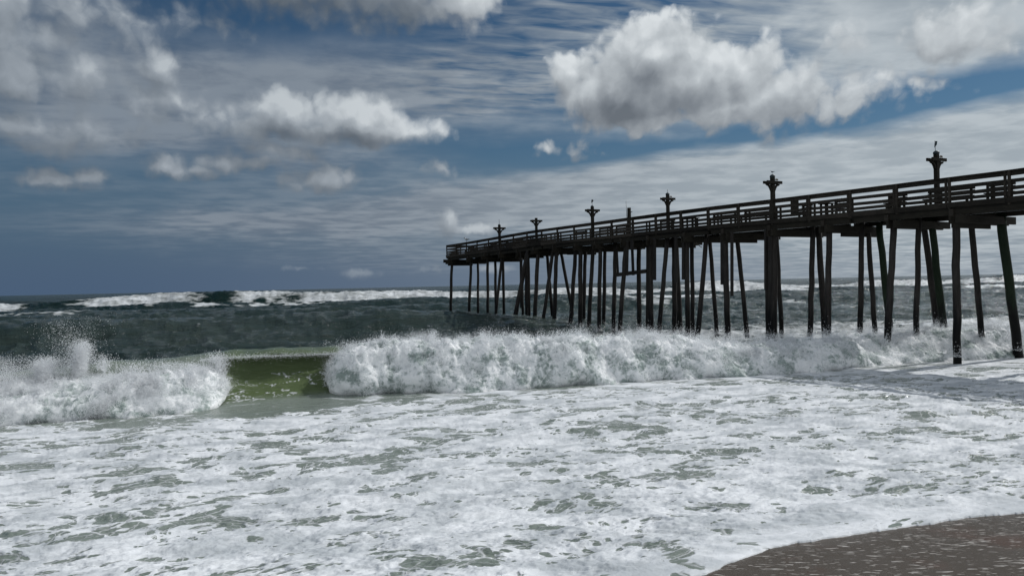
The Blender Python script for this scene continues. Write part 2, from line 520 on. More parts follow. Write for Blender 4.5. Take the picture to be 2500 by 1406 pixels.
# ------------------------------------------------------------------ the pier: fit its line and height to the railing posts
SP = 2.44                                            # spacing of the railing posts in metres
POSTS = [(2449, 416), (2317, 434), (2191, 450), (2079, 463), (1975, 476.3), (1885, 487.6), (1800, 496.8), (1723.5, 505.2), (1656, 514.6),
         (1595.5, 521.7), (1542.6, 530.4), (1492, 537.4), (1446, 543), (1403, 550.5), (1365.3, 554.5), (1325.2, 559), (1290, 564.8),
         (1255.2, 571.2), (1219.8, 576.6), (1188.6, 582.3), (1164, 586.8), (1138, 591.4), (1112, 595.8), (1091.5, 598.8)]
_A = []; _b = []
for n_, (x_, y_) in enumerate(POSTS):
    r_, _ = ray(x_, y_)
    _A.append([r_, -1.0, -n_]); _b.append(-r_ * n_)   # r*(Y0 + n) = X0 + n*dx   (in units of dy)
sol = np.linalg.lstsq(np.array(_A), np.array(_b), rcond=None)[0]
_dy = SP / math.sqrt(1 + sol[2] ** 2); _dx = sol[2] * _dy
PX0, PY0 = sol[1] * _dy, sol[0] * _dy
EL = Vector((_dx, _dy, 0)) / SP                      # along the pier, out to sea
EW = Vector((EL.y, -EL.x, 0))                        # across the pier, away from the camera
print('PIER', PX0, PY0, _dx, _dy)
_tz = []
for n_, (x_, y_) in enumerate(POSTS):
    _, s_ = ray(x_, y_)
    _tz.append(CAMZ + s_ * (PY0 + n_ * _dy))
_tz = np.array(_tz)
_ts = np.convolve(np.pad(_tz, 2, mode='edge'), np.array([1, 2, 3, 2, 1]) / 9.0, mode='valid')
_ts[-1] = _tz[-1]; _ts[0] = _tz[0]
print('RAILTOP', np.round(_ts, 2))
def ztop(n): return float(np.interp(n, np.arange(24), _ts))
WD = 3.4
def P(n, w=0.0, off=0.0):
    """point at post number n, w metres across, off metres below the top of the railing"""
    p = Vector((PX0, PY0, 0)) + EL * (n * SP) + EW * w
    p.z = ztop(n) - off
    return p
N0, N1 = -9, 23                                       # the pier goes on to the right, out of the picture
pier = empty('fishing_pier', P(10, WD / 2, 0) - Vector((0, 0, ztop(10))))
tag(pier, 'long dark wooden fishing pier on tall round piles reaching out over the surf', 'pier')
PO = pier.location.copy()
def to_pier(o):
    o.parent = pier
    o.matrix_parent_inverse = Matrix.Translation(-PO)
    return o

# deck: cross planks on stringers
mb = MB()
n_ = N0
while n_ < N1 - 0.01:
    a = n_; b = min(n_ + 0.058, N1)
    pa = P(a, -0.12, 1.10 + random.uniform(0, .006)); pb = P(a, WD + 0.12, 1.10)
    d = EL * (0.058 * SP - 0.012)
    c1 = [pa, pa + d, pa + d - Vector((0, 0, .045)), pa - Vector((0, 0, .045))]
    c2 = [pb, pb + d, pb + d - Vector((0, 0, .045)), pb - Vector((0, 0, .045))]
    mb.prism(c1, c2)
    n_ += 0.058
to_pier(mb.build('deck', M['wood']))
for wv in (0.0, 0.85, 1.7, 2.55, 3.4):
    mb = MB()
    for n_ in range(N0, N1):
        mb.beam(P(n_, wv, 1.30), P(n_ + 1, wv, 1.30), 0.09, 0.28)
    to_pier(mb.build('stringer', M['wood_dark']))
# fascia boards outside the posts' line
for wv, nm in ((-0.10, 'fascia_board'), (WD + 0.10, 'fascia_board')):
    mb = MB()
    for n_ in range(N0, N1):
        mb.beam(P(n_ + .004, wv, 1.24 + random.uniform(-.01, .01)), P(n_ + .996, wv, 1.24 + random.uniform(-.01, .01)), 0.045, 0.20)
    to_pier(mb.build(nm, M['wood']))
for n_ in range(N0, N1, 4):                          # lower side girder, in lengths that overlap from bent to bent
    mb = MB(); mb.beam(P(n_, 0.02, 1.56), P(n_ + 3.9, 0.02, 1.56), 0.12, 0.22)
    to_pier(mb.build('girder', M['wood_dark']))
    mb = MB(); mb.beam(P(n_ + 1, WD - .02, 1.56), P(min(n_ + 4.9, N1), WD - .02, 1.56), 0.12, 0.22)
    to_pier(mb.build('girder', M['wood_dark']))

# railings: near, far and end
def railing(side_w, name_):
    rb = MB()
    out = -1 if side_w < 1 else 1
    for n_ in range(N0, N1):
        rb.beam(P(n_, side_w, 0.019), P(n_ + 1, side_w, 0.019), 0.15, 0.038)
    rl = to_pier(rb.build('railing', M['wood']))
    return rl, out
rows_near = [(0.036, 0.235, 0.0), (0.39, 0.53, 0.0), (0.67, 0.82, 0.0), (0.90, 1.04, 0.0)]
rows_far = [(0.04, 0.15, 0.0), (0.33, 0.46, 0.0), (0.59, 0.72, 0.0), (0.87, 1.0, 0.0)]
for side_w in (0.0, WD):
    rl, out = railing(side_w, 'railing')
    inv_ = Matrix.Translation(-PO)
    for j, (t0, t1, _) in enumerate(rows_near if side_w < 1 else rows_far):
        mb = MB()
        for n_ in range(N0, N1):
            e = random.uniform(-.012, .012); e2 = random.uniform(-.012, .012)
            tc_ = (t0 + t1) / 2
            mb.beam(P(n_ + .006, side_w - out * 0.03, tc_ + e), P(n_ + .994, side_w - out * 0.03, tc_ + e2), 0.038, t1 - t0)
        o = mb.build('rail_board', M['wood'], rl)
    for n_ in range(N0, N1 + 1):
        mb = MB()
        c_ = P(n_, side_w + out * 0.045, 0)
        j1, j2 = random.uniform(-.03, .03), random.uniform(-.02, .02)
        for dd, hh in ((-0.10, 0.0), (0.11, 0.13)):      # doubled posts: a tall one and a shorter one behind it
            b_ = c_ + EL * dd + EL * j2 * 0.3
            ww = 0.10 if dd < 0 else 0.085
            if dd > 0: b_ = b_ - EW * out * 0.10
            lo = 1.42 if dd < 0 else 1.34
            top_p = b_ - Vector((0, 0, 0.045 if dd < 0 else 0.06)); bot = b_ - Vector((0, 0, lo + j1))
            mb.beam(bot, top_p, 0.09, ww, up=EL)
        mb.build('rail_post', M['wood'], rl)
# end railing
mb = MB(); mb.beam(P(N1, 0, .019) + EL * .05, P(N1, WD, .019) + EL * .05, .15, .038)
rl = to_pier(mb.build('railing', M['wood']))
for (t0, t1, _) in rows_near:
    mb = MB(); mb.beam(P(N1, .08, (t0 + t1) / 2) + EL * .08, P(N1, WD - .08, (t0 + t1) / 2) + EL * .08, .038, t1 - t0)
    mb.build('rail_board', M['wood'], rl)
mb = MB(); mb.beam(P(N1, WD / 2, 1.3) + EL * .13, P(N1, WD / 2, .045) + EL * .13, .09, .09, up=EL)
mb.build('rail_post', M['wood'], rl)
# plank panel fixed to the railing and the end skirt
mb = MB()
for k_ in range(3):
    mb.beam(P(4.30 + .072 * k_, .045, 1.05), P(4.30 + .072 * k_, .045, .06), .03, .165, up=EL)
to_pier(mb.build('plank_panel', M['wood_dark']))
mb = MB(); mb.beam(P(N1 + .06, -.35, 1.70), P(N1 + .06, WD + .5, 1.70), .10, .34)
to_pier(mb.build('end_beam', M['wood_dark']))

# bents: pairs of cap beams clamped on the piles
BENTS = [-7.6, -6.0, -4.6, -3.2, -1.9, -0.6, 0.8, 2.05, 3.5, 4.93, 6.37, 7.73, 9.2, 10.4, 11.7, 12.8, 14.1, 15.4, 16.6, 17.9, 19.2, 20.7, 22.6]
for i, nb in enumerate(BENTS):
    mb = MB()
    e1 = 0.25 + random.uniform(0, .35); e2 = 0.5 + random.uniform(0, .5)
    for dd in (-0.17, 0.17):
        s1 = random.uniform(-.12, .12)
        a_ = P(nb, -e1 + s1, 1.86) + EL * dd; b_ = P(nb, WD + e2 + s1, 1.86) + EL * dd
        a_.z = b_.z = ztop(nb) - 1.86 + (0.0 if dd < 0 else -.03)
        mb.beam(a_, b_, .11, .34)
    # bolts
    for wv in (.2, 1.7, 3.2):
        c_ = P(nb, wv, 1.86)
        mb.beam(c_ - EL * .27, c_ + EL * .27, .03, .03)
    to_pier(mb.build('cap_beam', M['wood_dark']))
    if i % 2 == 0:
        mb = MB()
        w0 = -0.25 if i % 4 else 1.2
        a_ = P(nb, w0, 2.13) + EL * .17; b_ = P(nb, w0 + 2.9, 2.13) + EL * .17; b_.z = a_.z
        mb.beam(a_, b_, .10, .2)
        to_pier(mb.build('lower_cap_beam', M['wood_dark']))
    mb = MB(); c_ = P(nb + .12, -.02, 1.56)
    mb.beam(c_ - Vector((0, 0, .15)), c_ + Vector((0, 0, .15)), .2, .2, up=EL)
    to_pier(mb.build('packing_block', M['wood']))

# piles: (x top, y top, x base, y base, offset across the pier, width in photo px, kind)
PILES = [
    (2445, 540, 2487, 870, 3.2, 21, 'g'), (2372, 555, 2398, 832, 3.2, 14, ''), (2333, 535, 2337, 885, .2, 18, ''), (2275, 552, 2308, 835, 3.2, 17, 'g'),
    (2257, 560, 2288, 800, 3.4, 15, ''), (2243, 562, 2237, 812, 1.7, 13, ''), (2182, 555, 2163, 880, .2, 16, ''), (2147, 560, 2174, 820, 3.2, 16, 'g'),
    (2120, 570, 2137, 820, 3.3, 12, ''), (2104, 572, 2100, 812, 1.7, 13, ''), (2024, 562, 2021, 825, .3, 15, ''), (1999, 580, 2016, 835, 3.2, 15, ''),
    (1984, 580, 1978, 820, 1.7, 13, ''), (1875, 560, 1876, 825, .3, 14, ''), (1891, 560, 1890, 825, .2, 15, ''), (1896, 580, 1908, 815, 3.2, 11, ''),
    (1801, 590, 1824, 815, 3.2, 11, ''), (1771, 575, 1776, 822, .2, 14, ''), (1734, 600, 1750, 812, 3.2, 10, ''), (1723, 600, 1704, 810, .6, 12, ''),
    (1689, 595, 1692, 815, 1.7, 10, ''), (1677, 590, 1679, 820, .2, 12, ''), (1650, 590, 1661, 815, 3.2, 13, ''), (1646, 590, 1647, 810, 1.7, 12, ''),
    (1628, 600, 1609, 808, .5, 11, ''), (1583, 590, 1582, 815, 1.2, 11, ''), (1589, 590, 1590, 815, .2, 11, ''), (1559, 605, 1561, 800, 1.9, 11, ''),
    (1528, 600, 1512, 818, .2, 11, ''), (1502, 608, 1498, 808, 1.2, 10, ''), (1477, 610, 1474, 783, 3.0, 9, ''), (1465, 610, 1462, 816, .2, 10, ''),
    (1447, 615, 1437, 798, .9, 10, ''), (1429, 615, 1425, 772, 3.0, 9, ''), (1417, 617, 1417, 808, .2, 11, ''), (1405, 618, 1392, 796, .8, 10, ''),
    (1369, 615, 1394, 745, 3.2, 8, ''), (1359, 600, 1353, 797, .2, 10, ''), (1349, 620, 1325, 792, .6, 9, ''), (1336, 625, 1350, 780, 3.0, 8, ''),
    (1313, 620, 1305, 795, .2, 10, ''), (1287, 620, 1254, 792, .2, 11, ''), (1272, 632, 1276, 752, 3.2, 7, ''), (1284, 632, 1286, 760, 1.7, 8, ''),
    (1290, 625, 1292, 756, 2.6, 7, ''), (1228, 640, 1230, 755, 3.0, 7, ''), (1224, 640, 1211, 762, .4, 7, ''), (1209, 640, 1211, 760, 1.9, 7, ''),
    (1190, 642, 1191, 754, .3, 7, ''), (1167, 642, 1167, 757, 3.0, 6, ''), (1150, 642, 1145, 764, .2, 7, ''), (1103, 643, 1100, 766, .2, 7, ''),
]
pile_feet = []
def row_n(r, w):
    """post number where the vertical plane through the camera with X/Y = r crosses the row at w"""
    # PX0 + EL.x*s + EW.x*w = r*(PY0 + EL.y*s + EW.y*w)
    s = (r * (PY0 + EW.y * w) - PX0 - EW.x * w) / (EL.x - r * EL.y)
    return s / SP
for (xt, yt, xb, yb, w, wpx, kd) in PILES:
    r1, s1 = ray(xt, yt); r2, s2 = ray(xb, yb)
    n1 = row_n(r1, w)
    top = P(n1, w, 0)
    zt = ztop(n1) - 1.50
    # base in the bent's own vertical plane (through top, spanned by EW and Z)
    t = (r2 * top.y - top.x) / (EW.x - r2 * EW.y)
    by = top.y + EW.y * t
    t = max(-2.2, min(2.2, t))
    base = Vector((top.x + EW.x * t, top.y + EW.y * t, 0)); base.z = CAMZ + s2 * base.y
    tv = CAMZ + s1 * top.y                            # height of the measured top
    tp = Vector((top.x, top.y, tv))
    d = (tp - base); d = d / d.z
    a_ = base + d * (-2.0 - base.z); b_ = tp + d * (zt - tv)
    rad = wpx / FPX * (top.y + base.y) / 2 / 2
    rad = max(.13, min(.24, rad))
    pts = []; rr = []
    for q in np.linspace(0, 1, 12):
        p = a_.lerp(b_, q)
        p += EW * random.uniform(-.02, .02) + EL * random.uniform(-.02, .02)
        pts.append(p); rr.append(rad * (1.06 - .12 * q) * random.uniform(.97, 1.03))
    o = MB().tube(pts, rr, 14, True, .015).build('pile', M['pile_green'] if kd else M['pile'], None, True)
    to_pier(o)
    if kd: o['label'] = 'pile green with algae'
    pile_feet.append((base.x, base.y, rad))
# piles of the part outside the picture (they still cast light and shade)
for nb in BENTS[:6]:
    for w, le in ((.2, -.7), (1.7, 0.0), (3.2, .7)):
        a_ = P(nb, w + le, 0); a_.z = -2; b_ = P(nb, w, 1.5)
        to_pier(MB().tube([a_, a_.lerp(b_, .5), b_], [.2, .19, .18], 14, True, .01).build('pile', M['pile'], None, True))

# repair planks and sheathing that hang beside the piles
def plank(xt, yt, xb, yb, w, wpx, name='repair_plank'):
    r1, s1 = ray(xt, yt); r2, s2 = ray(xb, yb)
    n1 = row_n(r1, w); top = P(n1, w); zt = ztop(n1) - 1.6
    n2 = row_n(r2, w); bt = P(n2, w); bt.z = CAMZ + s2 * bt.y
    tp = Vector((top.x, top.y, zt))
    wd = wpx / FPX * top.y
    mb = MB(); mb.beam(bt, tp, wd * .95, .09, up=EW)
    to_pier(mb.build(name, M['pile']))
for a in [(1787, 575, 1787, 723, .0, 8), (1763, 590, 1763, 695, .1, 8), (1668, 560, 1668, 683, .0, 8), (1598, 590, 1598, 684, .0, 10), (1532, 600, 1530, 673, .0, 9),
          (1869, 560, 1869, 707, .0, 6), (1543, 600, 1546, 672, 1.4, 8), (1505, 600, 1509, 672, 2.4, 6), (1271, 640, 1272, 752, .0, 5), (1288, 640, 1288, 750, .0, 8),
          (1880, 540, 1881, 830, -.05, 12), (1650, 560, 1651, 690, .0, 10), (1543, 575, 1543, 610, -.1, 10)]:
    plank(*a)
# brace low between two bents
r1, s1 = ray(1506, 671); r2, s2 = ray(1577, 662)
na = row_n(r1, .9); nb_ = row_n(r2, .9)
pa = P(na, .9); pa.z = CAMZ + s1 * pa.y; pb = P(nb_, .9); pb.z = CAMZ + s2 * pb.y
mb = MB(); mb.beam(pa, pb, .1, .28); to_pier(mb.build('brace', M['pile']))

# loose rope under the deck
r1, s1 = ray(1706, 597); nr = row_n(r1, 1.0)
pts = []
for (x_, y_) in [(1700, 590), (1703, 596), (1708, 601), (1714, 604)]:
    r_, s_ = ray(x_, y_); q = P(row_n(r_, 1.0), 1.0); q.z = CAMZ + s_ * q.y; pts.append(q)
o = MB().tube(pts, .025, 6).build('hanging_rope', M['rope'], None, True); to_pier(o)

# ------------------------------------------------------------------ T-shaped light posts
POST_LABELS = {
    2286: ('tall wooden T-shaped post nearest the camera, with a small flag on top', 'far'),
    1886: ('wooden T-shaped post second from the right, round cap and small bird on top', 'near'),
    1630: ('wooden T-shaped post with round cap and thin rod, right of the fishing rod', 'far'),
    1446: ('wooden T-shaped post with a vane on a thin stem, left of the fishing rod', 'near'),
    1309: ('bare-topped wooden T-shaped post near the seaward end of the pier', 'far'),
    1219: ('wooden T-shaped post farthest out on the pier, with a short rod on top', 'near'),
}
def t_post(x, arm_y, w, hgt=1.0):
    r_, s_ = ray(x, arm_y)
    n = row_n(r_, w); base = P(n, w, 1.1)
    za = CAMZ + s_ * base.y                           # top of the cross arm
    root = empty('light_post', base)
    L, side = POST_LABELS[x]
    tag(root, L, 'post', 'T-shaped posts along the pier railing')
    inv_ = Matrix.Translation(-base)
    def ch(o, par=None):
        o.parent = par or root
        if par is None: o.matrix_parent_inverse = inv_
        else: o.matrix_parent_inverse = Matrix.Identity(4)
        return o
    b0 = base + Vector((0, 0, -.25)); tp = Vector((base.x, base.y, za + .20))
    mb = MB(); mb.beam(b0, tp, .19, .19, up=EL); post = ch(mb.build('post', M['wood_dark']))
    arm = MB(); c_ = Vector((base.x, base.y, za - .075)) - EL * .14
    arm.beam(c_ - EW * .58, c_ + EW * .58, .08, .15)
    arm.beam(c_ - EW * .56 + EL * .28, c_ + EW * .56 + EL * .28, .08, .15)
    ch(arm.build('cross_arm', M['wood_dark']))
    for sg in (-1, 1):                                 # curved corbel below each arm
        prof = [(.10, -.56), (.10, -.43), (.14, -.36), (.22, -.26), (.30, -.20), (.36, -.15), (.53, -.15), (.50, -.19), (.44, -.25), (.34, -.27), (.27, -.33), (.21, -.42), (.18, -.49), (.14, -.55)]
        a1 = []; a2 = []
        for (u, z) in prof:
            q = Vector((base.x, base.y, za)) + EW * (u * sg) + Vector((0, 0, z))
            a1.append(q - EL * .06); a2.append(q + EL * .06)
        if sg > 0: a1, a2 = a2, a1
        ch(MB().prism(a1, a2).build('bracket', M['wood_dark']))
    return root, ch, Vector((base.x, base.y, za + .20))
def ball(c_, r, squash=.75):
    mb = MB()
    pts = []; rr = []
    for k_ in range(9):
        a = -math.pi / 2 + math.pi * k_ / 8
        pts.append(c_ + Vector((0, 0, math.sin(a) * r * squash))); rr.append(max(.004, math.cos(a) * r))
    return mb.tube(pts, rr, 12)
tops = {}
for (x, ay, w) in [(2286, 386.8, WD - .05), (1886, 442.6, -.02), (1630, 483.2, WD - .05), (1446, 511.5, -.02), (1309, 537.5, WD - .05), (1219, 555.3, -.02)]:
    root, ch, tp = t_post(x, ay, w)
    tops[x] = tp
    if x in (2286, 1886, 1630):
        ch(ball(tp + Vector((0, 0, .06)), .15).build('cap', M['cap'], None, True))
        pts = [tp + Vector((0, 0, -.12)) + EW * (.10 + .05 * math.sin(k_ * 2.2) + .018 * k_) - EL * .12 + Vector((0, 0, .04 * math.sin(k_ * 1.7))) for k_ in range(12)]
        ch(MB().tube(pts, .022, 6).build('rope', M['rope'], None, True))
    if x in (1630, 1219, 1446):
        h = {1630: .42, 1219: .55, 1446: .36}[x]
        if x != 1630: ch(ball(tp + Vector((0, 0, .02)), .12).build('cap', M['cap'], None, True))
        ch(MB().tube([tp, tp + Vector((0, 0, h))], .014 if x != 1219 else .02, 6).build('rod', M['metal'], None, True))
    if x == 1446:
        c_ = tp + Vector((0, 0, .40))
        v_ = MB().prism([c_ + EW * u + Vector((0, 0, z)) - EL * .015 for u, z in ((-.05, -.12), (.03, -.05), (.12, .05), (.08, .14), (-.04, .14), (-.07, 0))],
                        [c_ + EW * u + Vector((0, 0, z)) + EL * .015 for u, z in ((-.05, -.12), (.03, -.05), (.12, .05), (.08, .14), (-.04, .14), (-.07, 0))])
        ch(v_.build('vane', M['metal']))
# flag on the nearest post
fp = tops[2286]
froot = empty('flag', fp + Vector((0, 0, .1)))
tag(froot, 'small dark pennant flag on a thin staff atop the nearest T-shaped post', 'flag')
o = MB().tube([fp + Vector((0, 0, .12)) - EW * .07, fp + Vector((0, 0, .66)) - EW * .09], .012, 6).build('staff', M['metal'], None, True)
o.parent = froot; o.matrix_parent_inverse = Matrix.Translation(-froot.location)
fv = []; ff = []
for i in range(7):
    for j in range(4):
        u = i / 6; hgt = (.30 * (1 - u) ** .8 + .03)
        p = fp + Vector((0, 0, .64 - j / 3 * hgt)) + EW * (-.09 + u * .17) + EL * (.03 * math.sin(u * 5 + j * .5))
        fv.append(p)
for i in range(6):
    for j in range(3):
        a = i * 4 + j; ff.append((a, a + 1, a + 5, a + 4))
o = mesh_object('pennant', fv, ff, M['flag'], froot, True); o.matrix_parent_inverse = Matrix.Translation(-froot.location)
md = o.modifiers.new('solid', 'SOLIDIFY'); md.thickness = .006

# ------------------------------------------------------------------ gulls: one continuous body each
def gull(loc, yaw, label, scale=1.0, dark_head=True):
    root = empty('gull', loc, yaw)
    tag(root, label, 'gull')
    s = scale
    spine = [(-.20, 0, .165), (-.13, 0, .17), (-.06, 0, .18), (.02, 0, .19), (.08, 0, .205), (.115, 0, .235), (.135, 0, .27), (.155, 0, .288), (.18, 0, .285), (.20, 0, .278)]
    rad = [.010, .030, .052, .062, .055, .038, .036, .037, .026, .010]
    b = MB().tube([Vector(p) * s for p in spine], [r * s for r in rad], 12)
    body = b.build('body', M['gull_white'], root, True)
    MB().tube([Vector(p) * s for p in [(-.27, .045, .16), (-.12, .052, .19), (0, .05, .20), (.06, .04, .20)]], [.006 * s, .022 * s, .03 * s, .01 * s], 8).build('wing', M['cap'], root, True)
    MB().tube([Vector(p) * s for p in [(-.27, -.045, .16), (-.12, -.052, .19), (0, -.05, .20), (.06, -.04, .20)]], [.006 * s, .022 * s, .03 * s, .01 * s], 8).build('wing', M['cap'], root, True)
    if dark_head:
        ball(Vector((.155, 0, .288)) * s, .043 * s, .95).build('hood', M['gull_dark'], root, True)
    MB().tube([Vector(p) * s for p in [(.19, 0, .282), (.225, 0, .275), (.245, 0, .262)]], [.012 * s, .009 * s, .003 * s], 6).build('beak', M['gull_dark'], root, True)
    for sg in (-1, 1):
        MB().tube([Vector((0.0, .02 * sg, .15)) * s, Vector((.005, .022 * sg, .07)) * s, Vector((.0, .022 * sg, .0)) * s, Vector((.035, .022 * sg, -.0)) * s], .006 * s, 6).build('leg', M['gull_dark'], root, True)
    return root
r_, s_ = ray(1139, 590); q = P(row_n(r_, 0.0), 0.0, -.002)
gull(q, R(150), 'white gull with a dark head perched on the railing near the pier end', 1.5)
q = tops[1886] + Vector((0, 0, .175))
gull(q, R(100), 'small gull perched on the round cap of the second T-shaped post', .75, False)

# rod standing against a short square post on the far railing
r_, s_ = ray(1536, 523); n = row_n(r_, WD - .1); b_ = P(n, WD - .1, 1.1)
root = empty('mooring_post', b_); tag(root, 'short square wooden post without cross arm rising behind the railing beside the fishing rod', 'post')
r_, s_ = ray(1536, 507.5); zt = CAMZ + s_ * b_.y
mb = MB(); mb.beam(b_, Vector((b_.x, b_.y, zt)), .2, .2, up=EL); o = mb.build('post', M['wood_dark']); o.parent = root; o.matrix_parent_inverse = Matrix.Translation(-b_)
r_, s_ = ray(1536, 518); zp = CAMZ + s_ * b_.y
mb = MB(); c_ = Vector((b_.x, b_.y, zp)); mb.tube([c_ + EW * .05, c_ + EW * .2, c_ + EW * .3 + Vector((0, 0, .05))], .03, 6); o = mb.build('peg', M['metal']); o.parent = root; o.matrix_parent_inverse = Matrix.Translation(-b_)
rb = b_ - EW * .16
root = empty('fishing_rod', rb); tag(root, 'thin fishing rod standing upright against the short post', 'fishing rod')
r_, s_ = ray(1532, 490); zt = CAMZ + s_ * rb.y
tipp = Vector((rb.x, rb.y, zt)) - EW * .12
o = MB().tube([rb, rb.lerp(tipp, .5), tipp], [.030, .025, .012], 6).build('blank', M['metal'], None, True); o.parent = root; o.matrix_parent_inverse = Matrix.Translation(-rb)
o = MB().tube([rb + Vector((0, 0, .15)), rb + Vector((0, 0, .65))], .042, 8).build('grip', M['cap'], None, True); o.parent = root; o.matrix_parent_inverse = Matrix.Translation(-rb)
c_ = rb + Vector((0, 0, .75)) - EW * .06
o = MB().tube([c_ - EL * .05, c_ + EL * .05], .06, 10).build('reel', M['metal'], None, True); o.parent = root; o.matrix_parent_inverse = Matrix.Translation(-rb)

# ------------------------------------------------------------------ benches and tables on the deck, seen between the rails
def child(o, root, base):
    o.parent = root; o.matrix_parent_inverse = Matrix.Translation(-base); return o
def bench(na, nb_, w, label, back=True, flip=False):
    base = P((na + nb_) / 2, w, 1.1)
    root = empty('bench', base); tag(root, label, 'bench', 'benches along the pier deck')
    sg = -1 if flip else 1
    m1 = MB()
    for k_ in range(3):
        m1.beam(P(na, w - sg * (.06 + .15 * k_), .68), P(nb_, w - sg * (.06 + .15 * k_), .68), .13, .045)
    child(m1.build('seat', M['wood']), root, base)
    if back:
        m2 = MB()
        for k_ in range(2):
            m2.beam(P(na, w + sg * (.03 + .02 * k_), .47 - .17 * k_), P(nb_, w + sg * (.03 + .02 * k_), .47 - .17 * k_), .04, .14)
        child(m2.build('backrest', M['wood']), root, base)
    for nn in (na + .06, nb_ - .06):
        for q in (0.0, .36):
            mb = MB(); mb.beam(P(nn, w - sg * q, 1.1), P(nn, w - sg * q, .30 if (q == 0 and back) else .70), .09, .09, up=EL)
            child(mb.build('leg', M['wood_dark']), root, base)
def table(na, nb_, w, label):
    base = P((na + nb_) / 2, w, 1.1)
    root = empty('cleaning_table', base); tag(root, label, 'table', 'work tables on the pier deck')
    m1 = MB()
    for k_ in range(4):
        m1.beam(P(na, w + .15 * k_, .36), P(nb_, w + .15 * k_, .36), .14, .045)
    child(m1.build('table_top', M['wood']), root, base)
    for nn in (na + .05, nb_ - .05):
        for q in (0.02, .42):
            mb = MB(); mb.beam(P(nn, w + q, 1.1), P(nn, w + q, .385), .09, .09, up=EL)
            child(mb.build('leg', M['wood_dark']), root, base)
bench(1.05, 1.95, 2.3, 'long dark bench behind the railing just left of the flagged T-shaped post')
bench(-1.0, -0.12, 2.4, 'dark bench cut off by the right edge of the picture behind the railing')
bench(0.35, .80, 2.3, 'short bench behind the railing right of the flagged T-shaped post')
bench(2.35, 2.75, 2.2, 'short bench in the third railing bay from the right')
bench(3.55, 3.95, 1.9, 'bench left of the small wheeled cart behind the rails')
table(4.02, 4.28, 1.7, 'small work table standing right of the plank panel on the railing')
bench(4.62, 4.92, 2.2, 'low bench directly right of the second T-shaped post')
bench(5.7, 6.6, 2.0, 'dark bench in the bay left of the second T-shaped post')
bench(6.75, 7.6, 1.8, 'long bench halfway between the second and third T-shaped posts from the right')
table(8.3, 8.8, 1.8, 'long work table below the T-shaped post with the thin rod')
bench(9.25, 9.9, 2.2, 'low bench just right of the fishing rod')
bench(11.2, 11.9, 2.0, 'dark bench directly right of the T-shaped post with the vane')
bench(12.15, 12.9, 2.2, 'dark bench directly left of the T-shaped post with the vane')
bench(13.1, 13.9, 1.4, 'bench tucked close behind the near railing in mid pier')
table(15.2, 15.9, 1.3, 'work table by the bare-topped T-shaped post')
bench(17.2, 17.8, 1.3, 'bench just right of the farthest T-shaped post')
bench(18.2, 18.9, 1.8, 'low bench just left of the farthest T-shaped post')
bench(19.3, 19.8, 1.2, 'bench between the perched gull and the farthest T-shaped post')
bench(21.2, 21.8, 1.1, 'farthest bench of the pier, left of the perched gull')
# small cart with arched handle
r_, s_ = ray(2051, 520); nc_ = row_n(r_, 1.0); cb = P(nc_, 1.0, 1.1)
root = empty('fishing_cart', cb); tag(root, 'small wire cart with an arched handle seen through the rails', 'cart')
m1 = MB()
for e in (-.12, .12):
    pts = [cb + EL * e + EW * (.16 * math.cos(a)) + Vector((0, 0, .62 + .22 * math.sin(a))) for a in np.linspace(0, math.pi, 12)]
    pts = [cb + EL * e + EW * .16 + Vector((0, 0, .1))] + pts + [cb + EL * e - EW * .16 + Vector((0, 0, .1))]
    m1.tube(pts, .014, 6)
child(m1.build('handle', M['metal'], None, True), root, cb)
m1 = MB()
for zz in (.18, .32, .46):
    m1.tube([cb + EL * .2 * math.cos(a) + EW * .2 * math.sin(a) + Vector((0, 0, zz)) for a in np.linspace(0, 2 * math.pi, 17)], .012, 5)
for a in np.linspace(0, 2 * math.pi, 9)[:-1]:
    m1.tube([cb + EL * .2 * math.cos(a) + EW * .2 * math.sin(a) + Vector((0, 0, .1)), cb + EL * .2 * math.cos(a) + EW * .2 * math.sin(a) + Vector((0, 0, .47))], .01, 5)
child(m1.build('basket', M['metal'], None, True), root, cb)
for e in (-.22, .22):
    child(MB().tube([cb + EL * (e - .02) + Vector((0, 0, .10)), cb + EL * (e + .02) + Vector((0, 0, .10))], .10, 14).build('wheel', M['cap'], None, True), root, cb)

# ------------------------------------------------------------------ the sea: one sheet from the swash edge to the horizon
NXs, NYs = -0.25, 0.968                               # unit vector pointing offshore (waves run along s, across q)
_l = math.hypot(NXs, NYs); NXs /= _l; NYs /= _l
def sq(X, Y): return NYs * X - NXs * Y, NXs * X + NYs * Y
def xy(s, q): return NYs * s + NXs * q, -NXs * s + NYs * q

# breaking wave measured in the photograph: (x, y of its foot, y of its crest)
WAVE = [(-1500, 1180, 1040), (-700, 1105, 960), (-200, 1052, 925), (0, 1033, 905), (200, 1018, 888), (400, 1003, 868), (540, 990, 855), (700, 975, 850), (840, 962, 846),
        (950, 953, 833), (1100, 950, 828), (1350, 938, 826), (1600, 922, 818), (1750, 915, 830), (1900, 908, 838), (2030, 899, 826), (2120, 886, 818), (2200, 879, 812),
        (2350, 873, 800), (2500, 866, 790), (2800, 856, 775), (3400, 836, 750)]
ws, wq, wh = [], [], []
for (x_, yf, yc) in WAVE:
    r_, s_ = ray(x_, yf); Yf = (CAMZ - .05) / -s_
    s0, q0 = sq(r_ * Yf, Yf)
    _, sc_ = ray(x_, yc)
    ws.append(s0); wq.append(q0); wh.append(CAMZ + sc_ * (Yf + 3.2 / (NYs + NXs * r_)))
ws, wq, wh = map(np.array, (ws, wq, wh))
print('WAVE q', np.round(wq, 1), 'h', np.round(wh, 2))
